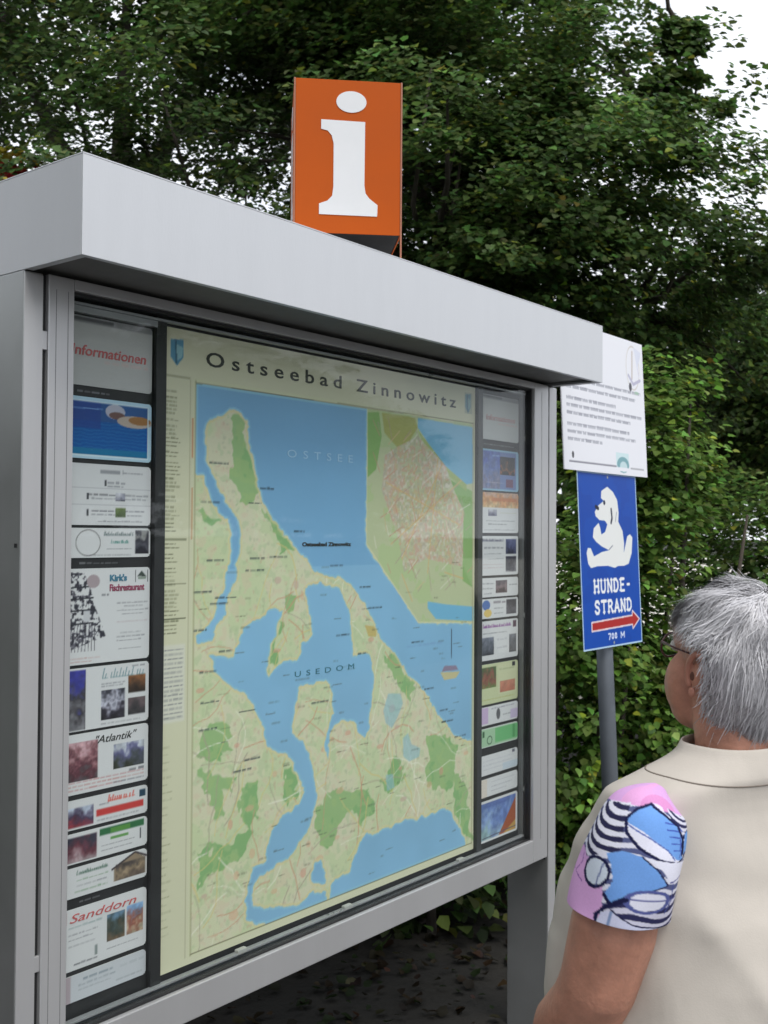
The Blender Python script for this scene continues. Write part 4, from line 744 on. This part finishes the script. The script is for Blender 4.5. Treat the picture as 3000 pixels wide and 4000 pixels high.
def fuse(name, parts, voxel, smooth=6, fac=.5):
    """weld overlapping closed shapes into ONE continuous surface"""
    V = []; F = []
    for v, f in parts: o = len(V); V += v; F += [tuple(i+o for i in q) for q in f]
    o = bpy.data.objects.new('tmp', mesh_np('tmp', V, F)); COL.objects.link(o)
    r = o.modifiers.new('r', 'REMESH'); r.mode = 'VOXEL'; r.voxel_size = voxel; r.use_smooth_shade = True
    s = o.modifiers.new('s', 'SMOOTH'); s.iterations = smooth; s.factor = fac
    dg = bpy.context.evaluated_depsgraph_get(); me = bpy.data.meshes.new_from_object(o.evaluated_get(dg)); bpy.data.objects.remove(o, do_unlink=True)
    me.name = name; me.polygons.foreach_set('use_smooth', [True]*len(me.polygons)); return me
M_SKIN = None
def skin_mat():
    m = mat('skin', (.49, .235, .16), .5, var=.22, scale=22, bump=.12, bscale=160, spec=.4)
    b = m.node_tree.nodes['Principled BSDF']; b.inputs['Subsurface Weight'].default_value = .12; b.inputs['Subsurface Radius'].default_value = (.02, .008, .004); b.inputs['Subsurface Scale'].default_value = .5
    return m
def cloth_mat(name, col):
    """woven cotton: fine weave and soft creases"""
    m = mat(name, col, .85, var=.06, scale=7, spec=.2); nt = m.node_tree; N = nt.nodes.new; L = nt.links.new
    tc = N('ShaderNodeTexCoord'); n1 = N('ShaderNodeTexNoise'); n1.inputs['Scale'].default_value = 420; mp = N('ShaderNodeMapping'); mp.inputs['Scale'].default_value = (5, 5, 2.2); n2 = N('ShaderNodeTexNoise'); n2.inputs['Scale'].default_value = 1.6; n2.inputs['Detail'].default_value = 3; n2.inputs['Distortion'].default_value = .6
    L(tc.outputs['Object'], n1.inputs['Vector']); L(tc.outputs['Object'], mp.inputs['Vector']); L(mp.outputs['Vector'], n2.inputs['Vector'])
    b1 = N('ShaderNodeBump'); b1.inputs['Strength'].default_value = .25; b1.inputs['Distance'].default_value = .001; b2 = N('ShaderNodeBump'); b2.inputs['Strength'].default_value = .5; b2.inputs['Distance'].default_value = .012
    L(n1.outputs['Fac'], b1.inputs['Height']); L(n2.outputs['Fac'], b2.inputs['Height']); L(b1.outputs['Normal'], b2.inputs['Normal']); L(b2.outputs['Normal'], nt.nodes['Principled BSDF'].inputs['Normal'])
    return m
HZ = 1.437                                                     # head centre height
def person():
    fx, fy = .317, .949; yaw = math.atan2(-fx, fy)
    t = thing('person', 'grey haired person in beige waistcoat and patterned short sleeves reading the map', 'person', (.545, -.965, .012), (0, 0, yaw))
    HR = Euler((math.radians(6), 0, math.radians(-3))).to_matrix()  # head turned to its left, chin up
    HC = Vector((.014, .008, HZ)); hp = lambda x, y, z: HC+HR @ Vector((x, y, z))
    E_ = lambda c, r: ellipsoid(hp(*c), r, HR)
    parts = [loft([((0, .0, .80), .15, .11, None), ((0, .005, .88), .175, .14, None), ((0, .03, 1.0), .165, .13, None), ((0, .03, 1.1), .155, .105, None), ((0, .02, 1.17), .14, .08, None), ((0, .008, 1.215), .11, .065, None), ((0, .0, 1.25), .075, .055, None), ((0, -.008, 1.30), .056, .056, None), ((0, .0, 1.36), .053, .055, None), ((0, .012, 1.42), .052, .056, None)]),
             E_((0, -.006, .018), (.074, .094, .094)), E_((0, .045, -.045), (.056, .052, .062)), E_((0, .078, -.092), (.024, .02, .02)), E_((0, .072, .03), (.05, .03, .045)),
             E_((.038, .05, -.046), (.036, .040, .056)), E_((-.038, .05, -.046), (.036, .040, .056)), E_((.024, .045, -.085), (.036, .042, .036)), E_((-.024, .045, -.085), (.036, .042, .036)), E_((0, .02, -.1), (.05, .05, .03)), E_((0, .098, -.012), (.010, .012, .026)), E_((0, .108, -.026), (.014, .014, .011)), E_((0, .092, -.062), (.022, .01, .009)), E_((0, .03, -.085), (.045, .05, .028))]
    def limb(pts, rad, n=20): return tube(pts, rad, n)
    for s in (-1, 1):
        el = (s*.246, .040 if s < 0 else -.014, .966); wr = (s*.206, .205, .78) if s < 0 else (s*.235, .10, .775)
        parts.append(limb([(s*.12, .0, 1.175), (s*.18, -.005, 1.17), (s*.226, -.004, 1.13), (s*.242, .012 if s < 0 else -.006, 1.06), el, (s*.236, .072, .918) if s < 0 else (s*.232, .012, .922), (s*.224, .138, .86) if s < 0 else (s*.229, .06, .865), wr], [.035, .04, .054, .064, .058, .058, .05, .03]))
        # hand: palm and five curled fingers
        d = (Vector(wr)-Vector(el)).normalized(); side = Vector((0, 1, 0)); side = (side-d*side.dot(d)).normalized(); nrm = d.cross(side)*s
        pal = Vector(wr)+d*.045; parts.append(loft([(Vector(wr)-d*.01, .024, .018, None), (Vector(wr)+d*.02, .03, .016, None), (Vector(wr)+d*.06, .038, .014, None), (Vector(wr)+d*.085, .036, .012, None)]))
        q = Matrix((side, nrm, d)).transposed(); v, f = loft([((0, 0, -.012), .022, .018, None), ((0, 0, .02), .032, .015, None), ((0, 0, .06), .04, .014, None), ((0, 0, .088), .037, .011, None)]); parts[-1] = ([Vector(wr)+q @ p for p in v], f)
        for i, (off, ln) in enumerate(((.03, .068), (.011, .077), (-.009, .072), (-.028, .056))):
            b = Vector(wr)+side*off+d*.082; m1 = b+d*ln*.45-nrm*.006; m2 = m1+d*ln*.3-nrm*.016; e = m2+d*ln*.16-nrm*.016
            parts.append(limb([b-d*.02, b, m1, m2, e], [.0085, .009, .0086, .008, .0065], 10))
        b = Vector(wr)+side*.03+d*.025; parts.append(limb([b-side*.012, b+side*.012+d*.02, b+side*.022+d*.045-nrm*.006, b+side*.024+d*.066-nrm*.014], [.012, .0105, .0095, .0075], 10))
        # legs
        parts.append(limb([(s*.08, 0, .86), (s*.09, .005, .7), (s*.085, .01, .46), (s*.085, -.01, .3), (s*.085, -.01, .09), (s*.088, .02, .045)], [.1, .088, .058, .054, .036, .034], 18)); parts.append(limb([(s*.088, -.03, .04), (s*.09, .06, .036), (s*.095, .14, .028)], [.03, .034, .024], 14))
        # ear
        parts.append(E_((s*.076, -.006, -.018), (.009, .017, .027)))
    body = link('body', fuse('body', parts, .0045, 5), skin_mat(), t)
    # ears in detail: rolled rim, lobe and dark hollow
    M_EAR = mat('ear_skin', (.47, .21, .145), .5, var=.1, scale=30)
    for s in (-1, 1):
        rim = [hp(s*(.0835+.003*math.sin(a)), -.008+.0175*math.cos(a)-.004*math.sin(a), -.012+.029*math.sin(a)) for a in [math.radians(x) for x in range(-60, 215, 14)]]
        v, f = tube(rim, [.0035]+[.0048]*(len(rim)-2)+[.003], 10); v2, f2 = ellipsoid(hp(s*.081, .0, -.046), (.004, .0065, .008), HR); o = len(v)
        v3, f3 = ellipsoid(hp(s*.0815, .004, -.014), (.003, .006, .015), HR); v += v2; f += [tuple(i+o for i in q) for q in f2]; o2 = len(v); v += v3; f += [tuple(i+o2 for i in q) for q in f3]
        e = link('ear', mesh_np('ear', v, f), M_EAR, body); v, f = ellipsoid(hp(s*.0838, -.001, -.02), (.0022, .005, .007), HR); link('ear_hollow', mesh_np('ear_hollow', v, f), mat('ear_shadow_skin', (.12, .045, .03), .7), body)
        v, f = ellipsoid(hp(s*.03, .087, .01), (.013, .011, .011), HR); link('eye', mesh_np('eye', v, f), mat('eye_white', (.6, .58, .55), .2), body)
    # glasses
    rods = []
    for s in (-1, 1):
        rods.append(([hp(s*.079, -.002, .012), hp(s*.078, .05, .016), hp(s*.064, .09, .016)], [.0016, .0018, .0026]))
        rods.append(([hp(s*.034+.026*math.cos(a), .1-.006*abs(math.cos(a)), .008+.02*math.sin(a)) for a in [2*math.pi*k/20 for k in range(21)]], [.0019]*21))
    rods.append(([hp(-.009, .102, .012), hp(.009, .102, .012)], [.002, .002])); link('glasses', tubes_mesh('glasses', rods, 8), mat('dark_red_frame', (.06, .015, .015), .3), t)
    # trousers and shoes (below the picture)
    tr = [loft([((0, .01, .60), .19, .15, None), ((0, .01, .75), .2, .165, None), ((0, .01, .9), .19, .155, None), ((0, .015, 1.0), .185, .15, None)])]
    for s in (-1, 1): tr.append(loft([((s*.09, -.005, .07), .058, .07, None), ((s*.09, 0, .3), .068, .075, None), ((s*.092, .005, .5), .08, .085, None), ((s*.095, .008, .72), .1, .115, None), ((s*.08, .01, .8), .11, .13, None)]))
    link('trousers', fuse('trousers', tr, .008, 6), cloth_mat('dark_trousers', (.05, .05, .06)), t)
    for s in (-1, 1): link('shoe', fuse('shoe', [loft([((s*.09, .025, .0), .045, .125, None), ((s*.09, .025, .03), .048, .13, None), ((s*.09, .01, .06), .044, .1, None), ((s*.09, -.03, .09), .04, .05, None)])], .006, 5), mat('shoe_leather', (.06, .045, .035), .5), t)
    # ---- sleeves with a bold outlined print
    PRN = attr_mat('printed_cotton', .8, 'print', spec=.15, var=.05, scale=500)
    def sleeve(s):
        NT, NP = 200, 220; c = Canvas(1.0, 1.35, NP, (206, 160, 210)); ink = (26, 28, 66); bl = (112, 158, 222); wt = (222, 222, 236)
        c.rect(0, 0, 1, .5, (214, 166, 214)); c.ell(.36, 1.22, .16, .14, (216, 160, 206)); c.ell(.62, 1.2, .2, .12, (206, 140, 190)); c.ell(.58, 1.16, .09, .06, (216, 206, 236))
        def stripes(P, ang, per, c1, c2):
            M = c.mask(P); k = np.sin((c.X*math.cos(ang)+c.Y*math.sin(ang)+.05*np.sin(c.X*9))*2*math.pi/per) > 0; c.put(M & k, c1); c.put(M & ~k, c2)
        stripes([(0, 1.12), (1, 1.2), (1, .0), (.42, .0), (.3, .5), (0, .62)], 1.5, .1, (84, 90, 130), (214, 214, 228))
        stripes([(.04, 1.1), (.34, 1.16), (.40, .72), (.12, .55), (.05, .62)], 1.25, .095, (40, 40, 72), (214, 214, 226))
        stripes([(.70, 1.22), (1.0, 1.16), (1.0, .95), (.8, 1.02)], 1.2, .07, (44, 44, 80), (206, 206, 222))
        stripes([(.40, .30), (1.0, .36), (1.0, .02), (.36, .02)], 1.75, .095, (46, 46, 84), (206, 204, 222))
        P = [(.36, 1.02), (.42, 1.13), (.52, 1.2), (.68, 1.14), (.84, 1.04), (.94, .85), (.98, .68), (.88, .64), (.7, .68), (.52, .78), (.40, .9)]
        c.poly(P, wt); c.poly([(.36, 1.0), (.42, 1.13), (.52, 1.2), (.68, 1.14), (.84, 1.04), (.94, .85), (.95, .66), (.86, .68), (.74, .80), (.52, .94)], bl); c.line([(.37, .98), (.6, .88), (.76, .78), (.84, .68)], .012, (80, 100, 170))
        for k in range(5): c.line([(.70+.03*k, 1.06-.07*k), (.84+.02*k, 1.05-.07*k), (.90, .98-.07*k)], .014, (70, 90, 175))
        c.line(P+[P[0]], .026, ink); c.line([(1.0, .98), (.92, .9), (.94, .72)], .03, ink); c.poly([(.95, .95), (1.0, .98), (1.0, .75), (.96, .72)], bl)
        Q = [(.30, .66), (.42, .72), (.56, .70), (.70, .58), (.80, .44), (.66, .38), (.52, .32), (.42, .24), (.36, .30), (.40, .42), (.36, .56)]
        c.poly(Q, bl); c.line(Q[2:6], .012, ink); c.line(Q[6:9], .026, ink); c.poly([(.58, .70), (.72, .60), (.82, .46), (1.0, .48), (1.0, .64), (.8, .66)], wt); c.line([(.82, .46), (1.0, .49)], .012, (80, 80, 140))
        c.ell(.25, .46, .11, .13, (205, 214, 226)); c.ring(.25, .46, .11, .135, .024, ink); c.line([(.28, .34), (.30, .56)], .01, (90, 100, 150))
        c.ell(.68, .30, .15, .07, wt); c.ring(.68, .30, .16, .085, .022, (84, 92, 150)); c.line([(.54, .31), (.96, .31)], .01, (90, 95, 150)); c.line([(.86, .44), (.88, .3), (.84, .2)], .014, (70, 78, 140))
        c.line([(.52, .30), (.40, .22), (.34, .12), (.36, .0)], .032, ink); c.poly([(.37, .16), (.46, .2), (.62, .08), (.9, .02), (.36, .0)], (206, 208, 232)); c.line([(.44, .2), (.60, .1), (.9, .03)], .012, ink); c.line([(.44, .18), (.44, .0)], .022, (130, 150, 190))
        c.line([(.05, .62), (.08, .48), (.02, .36), (.14, .32)], .008, (120, 70, 150)); im = lin(np.clip(c.image(), 0, 255)); ny = im.shape[0]
        # surface
        ax = [Vector((s*.182, -.022, 1.262)), Vector((s*.206, -.020, 1.238)), Vector((s*.223, -.016, 1.195)), Vector((s*.234, -.009, 1.145)), Vector((s*.242, .003, 1.088))]; rd = [.012, .052, .066, .071, .073]
        V = []; col = []
        def cr(P, u):
            i = min(int(u), len(P)-2); f = u-i; p0 = P[max(i-1, 0)]; p1 = P[i]; p2 = P[i+1]; p3 = P[min(i+2, len(P)-1)]
            return .5*((2*p1)+(p2-p0)*f+(2*p0-5*p1+4*p2-p3)*f*f+(3*p1-p0-3*p2+p3)*f*f*f)
        for j in range(NT+1):
            u = (len(ax)-1)*min(j, NT-4)/(NT-4); c0 = cr(ax, u); r = cr(rd, u); d = (cr(ax, min(u+.05, 4))-cr(ax, max(u-.05, 0))).normalized()
            d = (d+Vector((0, 0, -1.6))*min(1, u/2)).normalized(); e1 = Vector((0, 1, 0)); e1 = (e1-d*e1.dot(d)).normalized(); e2 = d.cross(e1)*(1 if s < 0 else -1)   # e2 points outward
            if e2.x*s < 0: e2 = -e2
            if j > NT-4: r -= .0016*(j-(NT-4)); c0 = c0-d*.0008*(j-(NT-4))
            for k in range(NP):
                a = 2*math.pi*k/NP; wob = 1+.018*math.sin(3*a+7*j/NT)+.012*math.sin(5*a-11*j/NT); V.append(c0+(e1*math.cos(a)*1.06+e2*math.sin(a))*r*wob)
                # outer half of the sleeve carries s = 0 (front edge) .. 1 (back edge)
                aa = (a-math.radians(52)) % (2*math.pi); vr = math.radians(158); sx = aa/vr if aa <= vr else (2*math.pi-aa)/(2*math.pi-vr)
                sx = min(max(sx, 0), .999); ty = 1-min(max((j/NT-.12)/.88, 0), .999); col.append(im[min(int(ty*ny), ny-1), min(int(sx*NP), NP-1)])
        F = [(j*NP+k, j*NP+(k+1) % NP, (j+1)*NP+(k+1) % NP, (j+1)*NP+k) for j in range(NT) for k in range(NP)]
        me = mesh_np('sleeve', V, F); at = me.color_attributes.new('print', 'FLOAT_COLOR', 'POINT'); cc = np.ones((len(V), 4)); cc[:, :3] = np.array(col); at.data.foreach_set('color', cc.ravel())
        return link('sleeve', me, PRN, t)
    sleeve(-1); sleeve(1)
    # ---- waistcoat
    BEI = cloth_mat('beige_cotton', (.545, .50, .445))
    sec = [(.60, .24, .225, .04), (.75, .242, .232, .055), (.88, .236, .235, .062), (.98, .228, .224, .062), (1.07, .218, .196, .054), (1.14, .21, .158, .04), (1.19, .206, .126, .026), (1.222, .203, .111, .02), (1.24, .198, .104, .015), (1.256, .178, .094, .004), (1.27, .15, .09, -.004), (1.285, .118, .082, -.008), (1.3, .092, .075, -.01), (1.314, .08, .072, -.008)]
    NP = 140; zz = [q[0] for q in sec]; V = []; NT = 160
    def prof(z, a, out=0.0):
        rx, ry, yo = [float(np.interp(z, zz, [q[i] for q in sec])) for i in (1, 2, 3)]; ca, sa = math.cos(a), math.sin(a)
        f_ = .5+.5*math.tanh(sa*4); up_ = min(1, max(0, (z-1.0)/.2))*(1 if z < 1.24 else max(0, (1.29-z)/.05)); p_ = 2.35+up_*(1.7*f_-.2*(1-f_))
        e = (abs(ca)**p_+abs(sa)**p_)**(-1/p_); return Vector(((rx+out)*e*ca, yo+(ry+out)*e*sa, z))
    for j in range(NT+1):
        z = zz[0]+(zz[-1]-zz[0])*j/NT
        for k in range(NP):
            a = 2*math.pi*k/NP; low = max(0, (1.15-z)/.5)
            wr_ = .006*math.sin(a*7+z*9)*low+.005*math.sin(a*4-z*17+1.3)*min(1, low*2)+.003*math.sin(a*11+z*31)*low+.004*math.sin(z*38+a*3)*math.exp(-((z-1.12)/.06)**2)+.005*math.exp(-(((a-3.9)*.35-(1.1-z))/.035)**2)*min(1, max(0, (1.13-z)/.06))-.004*math.exp(-(((a-4.1)*.5-(1.02-z))/.035)**2)*min(1, max(0, (1.06-z)/.06))
            V.append(prof(z, a, wr_))
    F = [(j*NP+k, j*NP+(k+1) % NP, (j+1)*NP+(k+1) % NP, (j+1)*NP+k) for j in range(NT) for k in range(NP)]
    me = mesh_np('waistcoat', V, F); o = link('waistcoat', me, BEI, t); so = o.modifiers.new('thickness', 'SOLIDIFY'); so.thickness = .004; so.offset = -1
    ss_ = o.modifiers.new('soft', 'SMOOTH'); ss_.iterations = 4; ss_.factor = .5
    wc = o
    # collar band, yoke seam, armhole piping, front placket
    on = prof
    BE2 = cloth_mat('beige_cotton_trim', (.52, .475, .43))
    link('collar_seam', tubes_mesh('collar_seam', [([on(1.2712-.010*max(0, -math.sin(a))**2, a, -.0004) for a in [math.radians(115+310*k/60) for k in range(61)]], [.0014]*61)], 6), mat('shadow_seam', (.2, .17, .14), .9), wc)
    for s in (-1, 1):
        ring = []
        for k in range(41):
            a = 2*math.pi*k/40; c0 = Vector((s*.203, .004, 1.145)); ring.append(c0+Vector((-s*.003*math.sin(a), .078*math.cos(a), .09*math.sin(a))))
        # piping follows the waistcoat surface round the sleeve
        link('armhole_piping', tubes_mesh('armhole_piping', [(ring, [.0035]*41)], 8), BE2, wc)
    boxes('placket', [(-.018, .018, .0, .004, 0, .5)], BE2, wc, .001, loc=(0, .268, .63), rot=(math.radians(4), 0, 0))
    # ---- hair: under-cap and strands combed from the crown
    CR = Vector((.0, -.045, .1)).normalized(); rad = Vector((.086, .108, .108)); HO = Vector((0, -.012, .014)); ZL = 1.44
    def hair_ok(d):
        x, y, z = d.x, d.y, d.z
        if y > .25: return z > .42+.35*max(0, y-.6)-.25*max(0, .55-abs(x)) * 0
        if y > -.12: return z > (.13 if abs(x) > .5 else .2)-.0+.9*max(0, y)*.35
        return z > -.93
    def surf(d, k): q = Vector((d.x*rad.x, d.y*rad.y, d.z*rad.z)); 
    V = []; F = []; nu, nv = 64, 48; keep = []
    for j in range(nv+1):
        th = math.pi*j/nv
        for k in range(nu):
            a = 2*math.pi*k/nu; d = Vector((math.sin(th)*math.cos(a), math.sin(th)*math.sin(a), math.cos(th))); lowpull = 1-.1*max(0, -d.z)
            V.append(hp(*(HO+Vector((d.x*rad.x*lowpull, d.y*rad.y*lowpull+(.012 if d.z < -.4 else 0)*(-d.z), d.z*rad.z))))); keep.append(hair_ok(d))
    for j in range(nv):
        for k in range(nu):
            q = (j*nu+k, (j+1)*nu+k, (j+1)*nu+(k+1) % nu, j*nu+(k+1) % nu)
            if all(keep[i] for i in q): F.append(q)
    hair = link('hair', mesh_np('hair', V, F), mat('grey_hair_base', (.48, .475, .48), .7, var=.25, scale=40), t)
    rng = random.Random(9); SV = []; SF = []; SCc = []
    n = 0
    while n < 22000:
        d = Vector((rng.gauss(0, 1), rng.gauss(0, 1), rng.gauss(0, 1))).normalized()
        if not hair_ok(d): continue
        n += 1
        L_ = rng.uniform(.25, .6) if d.z > -.5 else rng.uniform(.1, .3)
        if abs(d.x) > .5 and d.y > -.4 and d.z < .45: L_ = rng.uniform(.06, .2)
        steps = 6; lift0 = rng.uniform(.0, .012); flick = rng.uniform(-.012, .008)*(3.2 if rng.random() < .05 else 1); pts = []; dd = d.copy(); sw = rng.gauss(0, .26)
        for k in range(steps):
            fl = (dd-CR*dd.dot(CR)*1.0); fl = (-CR+dd*CR.dot(dd)); fl = fl.normalized() if fl.length > 1e-4 else Vector((1, 0, 0))
            sd = dd.cross(fl); u = k/(steps-1); lowpull = 1-.1*max(0, -dd.z); lift = 1.0+lift0/.1+flick/.1*u*u+.035*math.sin(dd.x*7+dd.z*6+2)+.02*math.sin(dd.y*13+dd.z*11)
            pts.append(hp(*(HO+Vector((dd.x*rad.x*lowpull*lift, (dd.y*rad.y*lowpull+(.012 if dd.z < -.4 else 0)*(-dd.z))*lift, dd.z*rad.z*(ZL if dd.z < 0 else 1)*lift)))))
            dd = (dd+(fl+sd*(sw+.15*math.sin(dd.x*14+dd.y*11)))*L_/steps).normalized()
        tone = rng.choice([.46, .52, .56, .6, .64, .7])*rng.uniform(.85, 1.15); back = max(0, -d.z)*.2; tone *= (1-back); colr = (tone, tone*.985, tone*1.02)
        o0 = len(SV); w0 = rng.uniform(.00035, .0008)
        for k, p in enumerate(pts):
            dr = (pts[min(k+1, steps-1)]-pts[max(k-1, 0)]).normalized(); nn = (p-hp(*HO)).normalized(); b = dr.cross(nn).normalized(); ww = w0*(1-.7*(k/(steps-1))**2)
            SV += [p-b*ww, p+b*ww]; SCc += [colr, colr]
        for k in range(steps-1): SF.append((o0+2*k, o0+2*k+1, o0+2*k+3, o0+2*k+2))
    me = mesh_np('strands', SV, SF); at = me.color_attributes.new('leaf', 'FLOAT_COLOR', 'POINT'); cc = np.ones((len(SV), 4)); cc[:, :3] = np.array(SCc); at.data.foreach_set('color', cc.ravel())
    st_ = link('strands', me, attr_mat('grey_hair', .45, 'leaf', spec=.4), hair); st_['kind'] = 'stuff'
person()
